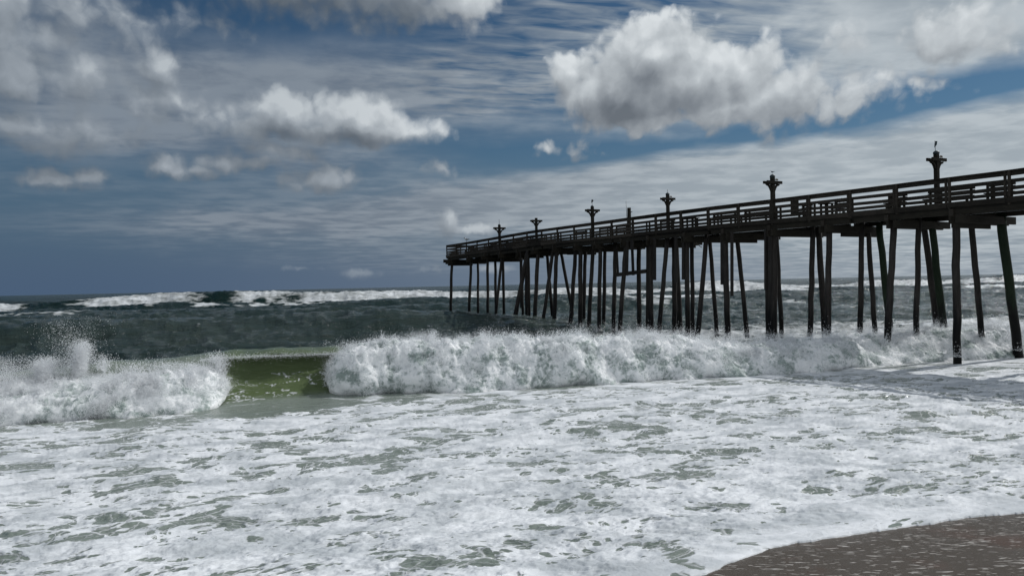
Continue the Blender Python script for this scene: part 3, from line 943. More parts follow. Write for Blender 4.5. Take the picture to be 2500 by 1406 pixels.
def s_of_px(x):
    r_, s_ = ray(x, float(np.interp(x, [w[0] for w in WAVE], [w[1] for w in WAVE]))); Yf = (CAMZ - .05) / -s_
    return sq(r_ * Yf, Yf)[0]
S1a, S1b, S1c, S1d = s_of_px(470), s_of_px(556), s_of_px(822), s_of_px(905)
qf = lambda s: np.interp(s, ws, wq)
hf = lambda s: np.interp(s, ws, wh)
bank_amt = lambda s: np.maximum(1 - sstep(S1a, S1b, s), sstep(S1c, S1d, s))   # 1 where the wave has broken

# swash edge
EDGE = [(1200, 1560), (1500, 1470), (1700, 1408), (1800, 1368), (1950, 1330), (2100, 1302), (2290, 1276), (2500, 1252), (2800, 1215), (3200, 1180)]
SLOPE = 0.12
ZE, QE = 0.80, 7.2
es, eq = [], []
for (x_, y_) in EDGE:
    r_, s_ = ray(x_, y_)
    Y = (CAMZ - ZE) / -s_
    for _ in range(6):
        q_ = sq(r_ * Y, Y)[1]; z_ = ZE + SLOPE * (QE - q_); Y = (CAMZ - z_) / -s_
    s0, q0 = sq(r_ * Y, Y); es.append(s0); eq.append(q0)
es, eq = np.array(es), np.array(eq)
print('EDGE s', np.round(es, 1), 'q', np.round(eq, 2))
def qedge(s):
    e = np.interp(s, es, eq)
    e = e + .10 * fbm2(s * 1.0, s * 0 + 3.3, 3, .5, 5) + .16 * (np.abs(pn2(s * .75 + .3, s * 0 + 1, 9)) - .2) + .05 * np.abs(pn2(s * 2.6, s * 0, 8))
    return e
def zsand(q): return ZE + SLOPE * (QE - q)

# rows: distance offshore, dense where the picture is dense
rows = [5.6]
while rows[-1] < 30000:
    q = rows[-1]
    dq = 0.75 * q * q / (739 * 3.4)
    if 24 < q < 36: dq = 0.055
    elif 36 <= q < 220: dq = min(dq * .55, .75)
    elif q >= 220: dq = max(.9, q * .022)
    if q < 9: dq = max(dq, .022)
    rows.append(q + dq)
rows = np.array(rows)
inner = np.linspace(-.76, .76, 1000)
outer = np.linspace(.77, 2.2, 60)
cols = np.concatenate([-outer[::-1][30:], inner, outer])   # offshore normal leans left: keep clear of the singular direction
print('GRID', len(rows), len(cols))
r_g, q_g = np.meshgrid(cols, rows)
Yg = q_g / (NXs * r_g + NYs); Xg = r_g * Yg
sg_, qg_ = sq(Xg, Yg)
s = sg_; q = qg_

def wave_profile(p, H, s, over):
    """p raw distance behind the foot -> (new p, height); over: how far the lip is thrown forward"""
    tp = np.array([-2, -.3, 0, .5, 1.0, 1.5, 1.9, 2.2, 2.5, 2.7, 2.9, 3.3, 4.0, 5.0, 6.5, 9.0, 13.0, 18.0])
    f1 = np.array([-2, -.3, 0, .65, 1.25, 1.75, 2.05, 2.15, 2.05, 1.80, 1.72, 2.35, 3.25, 4.6, 6.3, 9.0, 13.0, 18.0])
    f0 = np.array([-2, -.3, 0, .5, 1.0, 1.5, 1.9, 2.2, 2.5, 2.7, 2.9, 3.3, 4.0, 5.0, 6.5, 9.0, 13.0, 18.0])
    hh = np.array([0, 0, .01, .06, .18, .38, .58, .76, .86, .87, .92, .985, 1.0, .93, .74, .40, .14, 0])
    np_ = over * np.interp(p, tp, f1) + (1 - over) * np.interp(p, tp, f0)
    return np_, H * np.interp(p, tp, hh)

def sea_height(s, q):
    """height of water (m), foam amount 0..1, sand tint"""
    far = sstep(30, 46, q)
    # --- wash in front of the wave
    p = q - qf(s)
    over = (1 - bank_amt(s)) * (.80 + .45 * pn2(s * .45, s * 0 + 3.1, 18))
    H = hf(s) * (1 - (.04 + .38 * sstep(S1b + .5, S1c - .5, s)) * bank_amt(s))
    H = H * (1 + .05 * fbm2(s * .5, s * 0 + 9, 3, .5, 3))
    p2, hw = wave_profile(p, H, s, over)
    dq = np.where((p > -2) & (p < 18), p2 - p, 0)
    onf = sstep(.1, .9, p) * (1 - sstep(3.4, 5, p))
    dq = dq + onf * (.16 * fbm2(s * .55, p * .5, 3, .5, 15) + .035 * fbm2(s * 2.6, p * 1.6, 3, .5, 16) + .05 * pn2(s * 3.4, p * .25, 17) * sstep(1.6, 2.6, p))
    hw = hw * (1 + .15 * onf * fbm2(s * .45, s * 0 + 6, 3, .5, 19))
    zb = .84 * np.exp(-(q - 7.2) / 5.0)
    near = 1 - sstep(20, 25, q)
    w1 = fbm2(s * .30 + q * .1, q * .55, 3, .5, 21)
    w2 = fbm2(s * 1.1 + w1 * .8, q * 1.5 + w1, 4, .55, 22)
    w3 = fbm2(s * 3.4 + w2 * 1.0, q * 4.2 + w2, 3, .55, 23, True)
    w4 = fbm2(s * 9.0 + w3, q * 14.0, 2, .5, 24)
    w0 = fbm2(s * .22 + q * .12 + w1 * .3, q * .62 - s * .10, 3, .5, 26, True)
    ripple = (.085 * w1 + .05 * w0 + .085 * w2 + .018 * w3 + .003 * w4)
    shore = 1 - sstep(9, 15, q)
    ripple = ripple + shore * (.004 * fbm2(s * 6.0 + w3, q * 7.0, 2, .6, 25, True) + .010 * w3)
    wash = zb + ripple * (1 - sstep(24, 27, q)) * (0.6 + .4 * near)
    # --- rolling water offshore
    cw = fbm2(s * .022, q * .05, 3, .5, 31)
    sh = 7 * fbm2(s * .018, s * 0 + 1.7, 3, .5, 32) + 4.0 * fbm2(s * .06, q * .03, 3, .55, 33)
    CR = [(62, 1.75, 15, 7), (95, 1.3, 12, 8), (128, 1.2, 13, 8), (158, 1.1, 12, 8), (190, 2.3, 14, 9), (228, 1.2, 14, 9), (262, 1.5, 16, 10), (300, 1.2, 16, 10),
          (345, 1.3, 18, 12), (400, 1.2, 20, 14), (460, 1.3, 20, 14), (540, 1.2, 24, 18), (640, 1.2, 30, 22), (760, 1.1, 30, 22)]
    zo = 0 * q
    for i, (qc, amp, fr, bk) in enumerate(CR):
        am = amp * np.clip(1 + .7 * pn2(s * .03, s * 0 + i * 5.1, 40 + i), .25, 1.6)
        if qc == 62: am = amp * np.clip(1 + .25 * pn2(s * .05, s * 0, 40), .6, 1.3) * (1 - .55 * sstep(8, 22, s))
        c0 = qc + sh * (1 if qc > 70 else .35)
        d = q - c0
        shape = np.where(d < 0, np.exp(-(d / (fr * .42)) ** 2), np.exp(-(d / (bk * .75)) ** 2))
        zo = zo + am * shape
    wind = sstep(27, 40, q)
    c1 = fbm2(s * .11 + cw, q * .20, 2, .5, 51)
    c2 = 1 - 2 * np.abs(pn2(s * .33 + c1 * 1.2, q * .55 + c1, 52))
    c3 = fbm2(s * .9 + c2 * .5, q * 1.5, 3, .55, 53, True)
    c4 = fbm2(s * 3.2 + c3 * .4, q * 5.0, 2, .5, 54, True)
    lod1 = 1 - sstep(200, 420, q); lod2 = 1 - sstep(110, 220, q); lod3 = 1 - sstep(45, 90, q)
    zo = zo + wind * (.55 * fbm2(s * .045, q * .10, 2, .5, 57) + .32 * c1 + .28 * c2 * lod1 + .09 * c3 * lod2 + .022 * c4 * lod3)
    farn = sstep(420, 800, q)
    zo = zo + farn * .7 * fbm2(s * .012, q * .006, 2, .5, 55)
    z = np.where(q < 60, 0, 0) + wash * (1 - sstep(24, 30, q)) + hw + zo * sstep(30, 44, q) + wind * .0
    # small texture on the wave itself
    onw = sstep(0, 1.5, p) * (1 - sstep(10, 16, p))
    z = z + onw * (.035 * fbm2(s * .8, q * 1.6, 3, .5, 61) + .012 * fbm2(s * 3.0, q * 5.0, 2, .5, 62))
    return z, dq, p, ripple, w1, w2, w3, w4, c1, c2, c3, cw, sh

z, dq, p, ripple, w1, w2, w3, w4, c1, c2, c3, cw, sh = sea_height(s, q)

# --- foam amount
px_of = lambda: None
r_here = Xg / Yg
# wash: connected white sheet with water showing through in holes
wp1 = fbm2(s * .5, q * .7, 2, .5, 71); wp2 = fbm2(s * .5, q * .7, 2, .5, 72)
su = s + .8 * wp1; qu = q + .55 * wp2
patch = fbm2(su * .40, qu * .50, 4, .55, 73)                  # big openings
lace = fbm2(su * 1.5, qu * 1.9, 4, .55, 74)
net = 1 - np.abs(fbm2(su * 1.1, qu * 1.4, 4, .6, 75)) * 4.0    # threads crossing the openings
cover = .69 + 1.55 * patch + .95 * lace + .26 * w3
cover = np.maximum(cover, sstep(.55, 1.0, net) * .55)
# thinner right in front of the green face and in a band before the foot
gap = np.exp(-((s - (S1b + S1c) / 2) / 5.5) ** 2) * (1 - sstep(2.2, 4.2, -p)) * sstep(-.3, .6, -p)
band = (1 - sstep(.6, 2.4, -p)) * sstep(-.2, .2, -p)
cover = cover - .85 * gap - .20 * band * (1 - .8 * sstep(9, 14, s))
leftopen = sstep(0, 6, -s - 1) * (1 - sstep(12, 15.5, q)) * .22
cover = cover - leftopen
edge_d = q - qedge(s)
cover = cover + .45 * np.exp(-np.clip(edge_d, 0, 9) / .28) + .10 * np.exp(-np.clip(edge_d, 0, 9) / 1.5) + .06 * sstep(-3, 4, s) * (1 - sstep(9, 16, q))
foam_wash = np.clip(cover, 0, 1.2)
# face of the wave: thin lace low down
fl = 1 - np.abs(fbm2(s * .8 + .6 * wp1, q * 1.0 + z * 1.3, 4, .6, 81)) * 4.6
face = sstep(.62, .98, fl) * .62 * sstep(-.2, .4, p) * (1 - sstep(1.6, 2.2, p))
lipf = np.exp(-((p - 2.72) / .22) ** 2) * (.12 + 1.3 * np.clip(fbm2(s * 3, s * 0, 4, .65, 82), -.2, 1)) * (1 - bank_amt(s))
back = sstep(.35, .75, fbm2(s * .6, q * 1.2, 4, .6, 83) + .25) * .35 * sstep(3.3, 4.5, p)
foam_w = np.maximum(np.maximum(face, lipf), back * bank_amt(s) * (s > S1c - 1)) + bank_amt(s) * (1 - sstep(2.0, 2.6, p) * (s < S1c - 1)) * (1 - sstep(5.5, 8.5, p)) * .9
# offshore
off = 0 * q
streak = fbm2(s * .16 + .7 * cw, q * .42, 4, .6, 91)
off = np.maximum(off, sstep(.40, .62, streak) * .42)
crestf = sstep(.70, 1.05, c2 * .85 + c3 * .12 + .35 * cw + .14 * sstep(0, 40, s)) * .36
off = np.maximum(off, crestf * sstep(40, 60, q) * (1 - sstep(250, 500, q)))
# the line of breakers beyond the pier
c190 = 190 + sh
d190 = q - c190
side_r = sstep(-12, 8, s)
amp190 = .42 + .6 * pn2(s * .022, s * 0 + 2.2, 95) + .6 * pn2(s * .09, s * 0 + 7, 96) + .3 * sstep(-30, 10, s)
ragg = 9 * pn2(s * .05, s * 0 + .3, 94) + 5 * pn2(s * .12, q * .25, 97) + 3.0 * pn2(s * .4, q * .6, 98)
b190 = sstep(-15, -9, d190 + ragg) * (1 - sstep(.5, 4.5, d190 + ragg * .7))
b190 = b190 * np.clip(sstep(-.15, .5, amp190) * 1.05 + .75 * fbm2(s * .16, q * .45, 4, .6, 99), 0, 1)
b190 = b190 * np.clip(.80 + .55 * fbm2(s * .45 + c2, q * .9, 4, .65, 93), 0, 1)
off = np.maximum(off, b190)
z = z + b190 * .5 * fbm2(s * .35, q * .5, 3, .6, 92)
# looser lines around it
for qc, a_, sd in ((158, .22, 101), (262, .18, 102), (128, .30, 103), (228, .30, 104), (95, .34, 105), (345, .25, 106), (300, .3, 107)):
    d_ = q - (qc + sh)
    am = pn2(s * .04, s * 0 + sd, sd) + .6 * pn2(s * .15, q * .05, sd + 1) + .22 * sstep(10, 40, s) + .5 * fbm2(s * .3, q * .5, 3, .6, sd + 9)
    off = np.maximum(off, sstep(a_ + .08, a_ + .5, am) * sstep(-6, -3, d_) * (1 - sstep(0, 2.5, d_)) * .85)
# broken water around and beyond the piles on the right
rw = sstep(13.5, 21, s + 2.5 * fbm2(s * .2, q * .2, 3, .5, 110)) * (1 - sstep(44, 60, q)) * sstep(28, 31, q)
off = np.maximum(off, rw * (.66 + .9 * fbm2(s * .5, q * .9, 4, .6, 111)))
off = np.maximum(off, sstep(5, 30, s) * (1 - sstep(60, 110, q)) * (.16 + .9 * fbm2(s * .22, q * .6, 4, .6, 112)) * .9)
wsel = sstep(-.15, .1, p); osel = sstep(7, 12, p)
foam = foam_wash * (1 - wsel) + foam_w * wsel * (1 - osel) + np.clip(off, 0, 1) * osel
foam = np.clip(foam, 0, 1.15)
# turbidity: sandy green inshore, dark green further out
turb = 1 - sstep(3.5, 14, p) * .85
turb = turb - .15 * sstep(50, 200, q)
turb = np.clip(turb + .10 * fbm2(s * .1, q * .1, 2, .5, 120), 0, 1)
# foam stands a little proud of the water, and the swash edge rounds down onto the sand
z = z + .022 * np.clip(foam, 0, 1) * (1 - wsel) * (.5 + .5 * w2)
th = .055 * np.sqrt(np.clip(edge_d / .22, 0, 1)) + .012 * w2
zs_ = zsand(q)
k_e = sstep(0, 2.4, edge_d)
zin = zs_ + th + np.clip(ripple, -.03, .08) * sstep(.05, 1.2, edge_d)
z = np.where(q < 12, zin * (1 - k_e) + np.maximum(z, zs_ + .01) * k_e, z)
z = np.where(edge_d < 0, zs_ - .06 - .1 * np.clip(-edge_d, 0, 1), z)
# apply the forward throw of the lip
qn = q + dq
Xn, Yn = xy(s, qn)
co = np.stack([Xn, Yn, z], -1).reshape(-1, 3)

# ------------------------------------------------------------------ sea material
m_sea, N = material('sea_water')
at = lambda n: (lambda a: a.outputs['Fac'])(N.new('ShaderNodeAttribute', attribute_name=n))
af = at('foam'); atb = at('turb'); adist = at('dist'); aback = at('face')
geo = N.new('ShaderNodeNewGeometry')
PW_ = geo.outputs['Position']
mp = N.new('ShaderNodeVectorRotate', rotation_type='Z_AXIS'); N.put(mp.inputs['Vector'], PW_); mp.inputs['Angle'].default_value = -math.atan2(-NXs, NYs)
PR = mp.outputs[0]
_xyz = N.sep(PR)
PR = N.comb(_xyz[0], N.m('MULTIPLY_ADD', _xyz[2], 1.2, _xyz[1]), _xyz[2])
alace = at('lace')
fine = N.noise(N.v('MULTIPLY', PR, (4.5, 6.0, 4.5)), 1.0, 6.0, 0.62, 0.5)
mid_ = N.noise(N.v('MULTIPLY', PR, (.5, 1.4, .6)), 1.0, 7.0, 0.62, 0.6)
fn = N.new('ShaderNodeMix', data_type='FLOAT'); N.put(fn.inputs[0], N.ramp(adist, 30, 70)); N.put(fn.inputs[2], fine); N.put(fn.inputs[3], mid_)
nz = fn.outputs[0]
PL = N.v('ADD', PR, N.v('SCALE', N.v('SUBTRACT', N.noise(PR, 1.3, 3.0, col=True), (.5, .5, .5)), .55))
PL = N.v('ADD', PL, N.v('SCALE', N.v('SUBTRACT', N.noise(PR, 0.4, 2.0, col=True), (.5, .5, .5)), 2.2))
PL = N.v('ADD', PL, N.v('SCALE', N.v('SUBTRACT', N.noise(PR, 7.0, 2.0, col=True), (.5, .5, .5)), .10))
_rot = N.new('ShaderNodeVectorRotate', rotation_type='Z_AXIS'); N.put(_rot.inputs['Vector'], PL); _rot.inputs['Angle'].default_value = R(-14)
PL = N.v('MULTIPLY', _rot.outputs[0], (0.78, 1.35, 1.0))
t1 = N.ramp(N.voro(PL, 1.5, 'DISTANCE_TO_EDGE', dim='2D'), 0.0, 0.075, 1.0, 0.0)
t2 = N.ramp(N.voro(PL, 4.2, 'DISTANCE_TO_EDGE', dim='2D'), 0.0, 0.11, 0.8, 0.0)
thr = N.m('MULTIPLY', N.m('MAXIMUM', t1, t2), N.m('MULTIPLY', N.ramp(af, -0.02, 0.30, 0.35, 1.0), N.ramp(adist, 34, 60, 0.30, 0.0)))
fm_far = N.m('ADD', N.m('ADD', af, N.m('MULTIPLY', N.m('MULTIPLY', N.ramp(t1, 0.25, 0.8), alace), 0.62)), N.m('MULTIPLY', N.m('SUBTRACT', nz, 0.5), 0.95))
def holes(scale, bias, gain, off_):
    P_ = N.v('ADD', PL, (off_, off_ * 1.7, 0))
    n_ = N.new('ShaderNodeTexVoronoi', feature='F1', voronoi_dimensions='2D')
    N.put(n_.inputs['Vector'], P_); N.put(n_.inputs['Scale'], scale)
    rnd = N.sep(n_.outputs['Color'])[0]
    rad = N.m('MULTIPLY', N.m('SUBTRACT', N.m('ADD', rnd, bias), af), gain, clamp=True)
    rad = N.m('MINIMUM', rad, 0.60)
    return N.ramp(N.m('SUBTRACT', rad, n_.outputs['Distance']), -0.02, 0.11)
h1 = holes(0.75, 0.27, 0.80, 0.0)
h2 = holes(1.7, 0.34, 0.85, 3.3)
h3 = holes(4.2, 0.36, 0.85, 7.1)
hh_ = N.m('MAXIMUM', N.m('MAXIMUM', h1, h2), N.m('MULTIPLY', h3, 0.85))
fm_near = N.m('SUBTRACT', 0.98, N.m('MULTIPLY', hh_, 0.80))
fm_near = N.m('ADD', fm_near, N.m('MULTIPLY', N.m('SUBTRACT', nz, 0.5), 0.55))
fm_near = N.m('ADD', fm_near, N.m('MULTIPLY', thr, 1.9))
fm_near = N.m('MULTIPLY', fm_near, N.ramp(af, -0.05, 0.10))
isnear = N.m('MULTIPLY', N.ramp(adist, 24, 27, 1.0, 0.0), N.ramp(aback, 0.05, 0.3, 1.0, 0.0))
fmx = N.new('ShaderNodeMix', data_type='FLOAT'); N.put(fmx.inputs[0], isnear); N.put(fmx.inputs[2], fm_far); N.put(fmx.inputs[3], fm_near)
fm = fmx.outputs[0]
thin = N.ramp(fm, 0.30, 0.56)
thickf = N.ramp(fm, 0.46, 1.05, smooth=False)
deep = (0.005, 0.019, 0.016); olive = (0.225, 0.262, 0.232)
wcol = N.mix(atb, deep, olive)
wcol = N.mix(aback, wcol, (0.105, 0.140, 0.066))
tone = N.noise(N.v('MULTIPLY', PR, (0.9, 1.3, 1.0)), 1.0, 6.0, 0.62, 0.4)
fcol = N.mix(thickf, (0.38, 0.40, 0.395), N.mix(N.ramp(tone, 0.36, 0.62), (0.55, 0.585, 0.61), (0.86, 0.885, 0.91)))
# water ripples
rb1 = N.noise(N.v('MULTIPLY', PR, (1.6, 3.4, 1.6)), 1.0, 6.0, 0.6, 0.8)
rb2 = N.noise(N.v('MULTIPLY', PR, (.35, 1.0, .4)), 1.0, 7.0, 0.62, 0.8)
rb3 = N.noise(N.v('MULTIPLY', PR, (.05, .17, .1)), 1.0, 8.0, 0.6, 0.6)
hgt = N.m('MULTIPLY', rb1, N.ramp(adist, 30, 120, 1.0, 0.0))
b1 = bumpn(N, hgt, 0.75, 0.10)
hg2 = N.m('MULTIPLY', rb2, N.ramp(adist, 26, 45, 0.15, 1.0))
b2 = bumpn(N, hg2, 0.9, 0.55, b1)
hg3 = N.m('MULTIPLY', rb3, N.ramp(adist, 90, 300))
b3 = bumpn(N, hg3, 0.8, 3.5, b2)
wat = principled(N, wcol, N.ramp(adist, 20, 400, 0.10, 0.22), b3, 0.22, 1.333)
fb = N.noise(N.v('MULTIPLY', PR, (8, 10, 8)), 1.0, 5.0, 0.6, 0.5)
fbh = N.m('ADD', N.m('MULTIPLY', fb, N.ramp(adist, 12, 60, 1.0, 0.2)), N.m('MULTIPLY', thickf, 0.8))
fbn = bumpn(N, fbh, 0.45, 0.035)
fo = principled(N, fcol, 0.65, fbn, 0.3, 1.33)
mx = N.new('ShaderNodeMixShader'); N.put(mx.inputs[0], N.m('MULTIPLY', thin, N.ramp(fm, 0.3, 0.9, 0.55, 1.0)))
N.t.links.new(wat, mx.inputs[1]); N.t.links.new(fo, mx.inputs[2])
finish(N, mx.outputs[0])

face_m = sstep(-.1, .8, p) * (1 - sstep(5, 8, p)) * (1 - .6 * bank_amt(s))
keep = None
sea = fast_mesh('sea', co, grid_faces(len(rows), len(cols)), m_sea, True,
                {'foam': foam, 'turb': turb, 'dist': q, 'face': face_m, 'lace': sstep(.1, .5, p) * (1 - sstep(1.5, 2.0, p)) * (1 - bank_amt(s)) * np.clip(.55 + 1.1 * fbm2(s * .5, p * .6, 3, .5, 140), 0, 1)})
tag(sea, 'foamy green sea with rows of breaking waves rolling onto the beach', 'sea', None, 'structure')

# ------------------------------------------------------------------ broken wave: heaped whitewater
def pn3f(c, sc_, octs, seed, gain=.5, billow=False):
    t = 0; a = 1; tot = 0; f = sc_
    for o in range(octs):
        n = pn3(c[..., 0] * f, c[..., 1] * f, c[..., 2] * f, seed + o)
        if billow: n = np.abs(n) * 2 - .5
        t = t + a * n; tot += a; a *= gain; f *= 2.03
    return t / tot

def bank(sa, sb, taper_a, taper_b, ds=.035, name='whitewater', nt=150):
    ss = np.arange(sa, sb, ds)
    tail = [(1.9, 1.02), (2.8, .94), (4.0, .78), (5.6, .50), (7.5, .22), (9.0, -.2)]
    prA = np.array([(.25, -.30), (-.10, -.05), (-.35, .18), (-.42, .38), (-.30, .58), (.0, .80), (.45, .95), (1.1, 1.03)] + tail)
    prB = np.array([(-1.2, -.30), (-1.05, -.02), (-.75, .12), (-.40, .27), (-.05, .47), (.28, .70), (.68, .90), (1.2, 1.02)] + tail)
    def resample(pr):
        d = np.concatenate([[0], np.cumsum(np.hypot(np.diff(pr[:, 0]), np.diff(pr[:, 1] * 1.7)))])
        tt = np.concatenate([np.linspace(0, d[8], int(nt * .78), endpoint=False), np.linspace(d[8], d[-1], nt - int(nt * .78))])
        u_ = np.interp(tt, d, pr[:, 0]); z_ = np.interp(tt, d, pr[:, 1])
        kk = np.array([1, 2, 3, 4, 3, 2, 1.]) / 16
        return np.convolve(np.pad(u_, 3, mode='edge'), kk, mode='valid'), np.convolve(np.pad(z_, 3, mode='edge'), kk, mode='valid'), tt
    (puA, pzA, tt), (puB, pzB, _) = resample(prA), resample(prB)
    S, T = np.meshgrid(ss, np.arange(nt), indexing='ij')
    mixp = np.clip(.55 + 1.3 * fbm2(S * .22, S * 0 + 8.8, 3, .5, 134) + .5 * pn2(S * .9, tt[T] * .5, 135), 0, 1)
    PU = puA[T] * (1 - mixp) + puB[T] * mixp; PZ = pzA[T] * (1 - mixp) + pzB[T] * mixp
    H = hf(S)
    e = np.ones_like(S)
    if taper_a: e = e * np.sqrt(np.clip((S - sa) / taper_a, 0, 1) * (2 - np.clip((S - sa) / taper_a, 0, 1)))
    if taper_b: e = e * np.sqrt(np.clip((sb - S) / taper_b, 0, 1) * (2 - np.clip((sb - S) / taper_b, 0, 1)))
    # lumps along the crest
    lump = 1 + .15 * fbm2(S * .32, S * 0, 2, .5, 131) + .11 * fbm2(S * 1.1, S * 0 + 2, 3, .55, 136)
    low = sstep(s_of_px(1880), s_of_px(2100), S)
    Hh = H * lump * (1 - .06 * low) * (1 - .34 * (1 - .5 * sstep(S1b - 1.2, S1b, S)) * (S < S1b + 3))
    U = 1.6 + (PU - 1.6) * (.25 + .75 * e)
    Z = (.30 + (PZ - .30) * e) * Hh
    U = U + .22 * fbm2(S * .7, S * 0 + 4, 3, .5, 132) * (1 - PZ)
    Q = qf(S) + U
    X, Y = xy(S, Q)
    c_ = np.stack([X, Y, Z], -1)
    # normal by finite differences
    def normals(c_):
        a = np.gradient(c_, axis=0); b = np.gradient(c_, axis=1)
        n = np.cross(a, b); l = np.linalg.norm(n, axis=-1, keepdims=True) + 1e-9
        return n / l
    n = normals(c_)
    if n[len(ss) // 2, nt // 2, 2] < 0: n = -n
    cc = c_ * np.array([1, 1, 1.0])
    wv = np.stack([pn3f(cc, .9, 2, 200 + i) for i in range(3)], -1)
    cw_ = cc + wv * .35
    amp = .6 + .4 * np.clip(PZ, 0, 1)
    disp = .24 * pn3f(cw_, 1.0, 2, 140) + .09 * pn3f(cw_, 2.1, 2, 143, .5, True) + .045 * pn3f(cw_, 4.8, 2, 146, .5, True) + .030 * pn3f(cw_, 11., 2, 149, .55, True) + .018 * pn3f(cw_, 26., 1, 152)
    fall = fbm2(S * 2.4 + .5 * wv[..., 0], tt[T] * .75, 4, .6, 137, True)
    fall2 = fbm2(S * 7.0 + .4 * wv[..., 1], tt[T] * 2.2, 3, .6, 138, True)
    disp = disp + .10 * fall + .035 * fall2
    hollow = sstep(.15, .55, pn3f(cc, .75, 3, 155, .5)) * (PZ < .85)
    disp = disp - .16 * hollow
    disp = disp * amp * (.3 + .7 * e)
    c2_ = c_ + n * disp[..., None]
    # ragged crest: upward tongues
    cr = np.exp(-((PU - .9) / .9) ** 2) * (PZ > .6)
    tong = np.clip(pn3f(cw_ * np.array([1, 1, .3]), 2.6, 3, 160, .6), 0, 1) ** 1.5
    c2_[..., 2] += cr * tong * .38 * e
    dens = pn3f(cw_, .8, 3, 170, .55)
    return c2_, n, e, PU, PZ, S, dens

banks = [bank(ws[0] + 1, S1b - .1, 0, 1.5), bank(S1c - .35, ws[-1] - 1, 1.6, 0)]
m_foam, N = material('whitewater_foam')
geo = N.new('ShaderNodeNewGeometry')
PP = geo.outputs['Position']
nn1 = N.noise(PP, 1.1, 4.0, 0.6, 0.5)
nn2 = N.noise(PP, 5.0, 6.0, 0.65, 0.8)
f_ = N.m('ADD', N.m('MULTIPLY', nn1, 0.6), N.m('MULTIPLY', nn2, 0.4))
fcol = N.mix(N.ramp(f_, 0.40, 0.56), (0.30, 0.36, 0.34), (0.90, 0.92, 0.93))
nn3 = N.noise(PP, 18.0, 4.0, 0.65, 0.5)
pf = principled(N, fcol, 0.8, bumpn(N, N.m('ADD', nn2, N.m('MULTIPLY', nn3, 0.4)), 0.35, 0.05), 0.15, 1.33,
                extra={'Subsurface Weight': 0.9, 'Subsurface Radius': (1.0, 1.0, 1.0), 'Subsurface Scale': 0.35})
finish(N, pf)
for i, (c_, n, e, PU, PZ, S, dens) in enumerate(banks):
    o = fast_mesh('whitewater', c_.reshape(-1, 3), grid_faces(c_.shape[0], c_.shape[1]), m_foam, True)
    tag(o, ['heaped white foam of the collapsed wave at the left edge of the picture', 'long bank of churning white foam running under the pier, right of the green wave face'][i],
        'whitewater', None, 'stuff')

# ------------------------------------------------------------------ spray: droplets and shreds thrown off the foam
m_drop, N = material('spray_droplets')
df = N.new('ShaderNodeBsdfDiffuse'); N.put(df.inputs['Color'], (0.94, 0.95, 0.96))
tr = N.new('ShaderNodeBsdfTranslucent'); N.put(tr.inputs['Color'], (0.94, 0.95, 0.96))
mx = N.new('ShaderNodeMixShader'); mx.inputs[0].default_value = .5
N.t.links.new(df.outputs[0], mx.inputs[1]); N.t.links.new(tr.outputs[0], mx.inputs[2])
finish(N, mx.outputs[0])
def droplets(name, pos, size, label, stretch=None):
    n = len(pos)
    base = np.array([(1, 1, 1), (1, -1, -1), (-1, 1, -1), (-1, -1, 1)], float) / math.sqrt(3)
    # random rotations
    qn_ = rng.normal(size=(n, 4)); qn_ /= np.linalg.norm(qn_, axis=1)[:, None]
    w_, x_, y_, z_ = qn_.T
    Rm = np.stack([1 - 2 * (y_ ** 2 + z_ ** 2), 2 * (x_ * y_ - z_ * w_), 2 * (x_ * z_ + y_ * w_),
                   2 * (x_ * y_ + z_ * w_), 1 - 2 * (x_ ** 2 + z_ ** 2), 2 * (y_ * z_ - x_ * w_),
                   2 * (x_ * z_ - y_ * w_), 2 * (y_ * z_ + x_ * w_), 1 - 2 * (x_ ** 2 + y_ ** 2)], 1).reshape(n, 3, 3)
    v = np.einsum('nij,kj->nki', Rm, base) * size[:, None, None]
    v = v * np.array([1, 1, 1.25])
    v = v + pos[:, None, :]
    f = np.array([(0, 1, 2), (0, 3, 1), (0, 2, 3), (1, 3, 2)])
    fa = (np.arange(n)[:, None, None] * 4 + f[None]).reshape(-1, 3)
    o = fast_mesh(name, v.reshape(-1, 3), fa, m_drop, False)
    tag(o, label, 'spray', None, 'stuff')
    return o

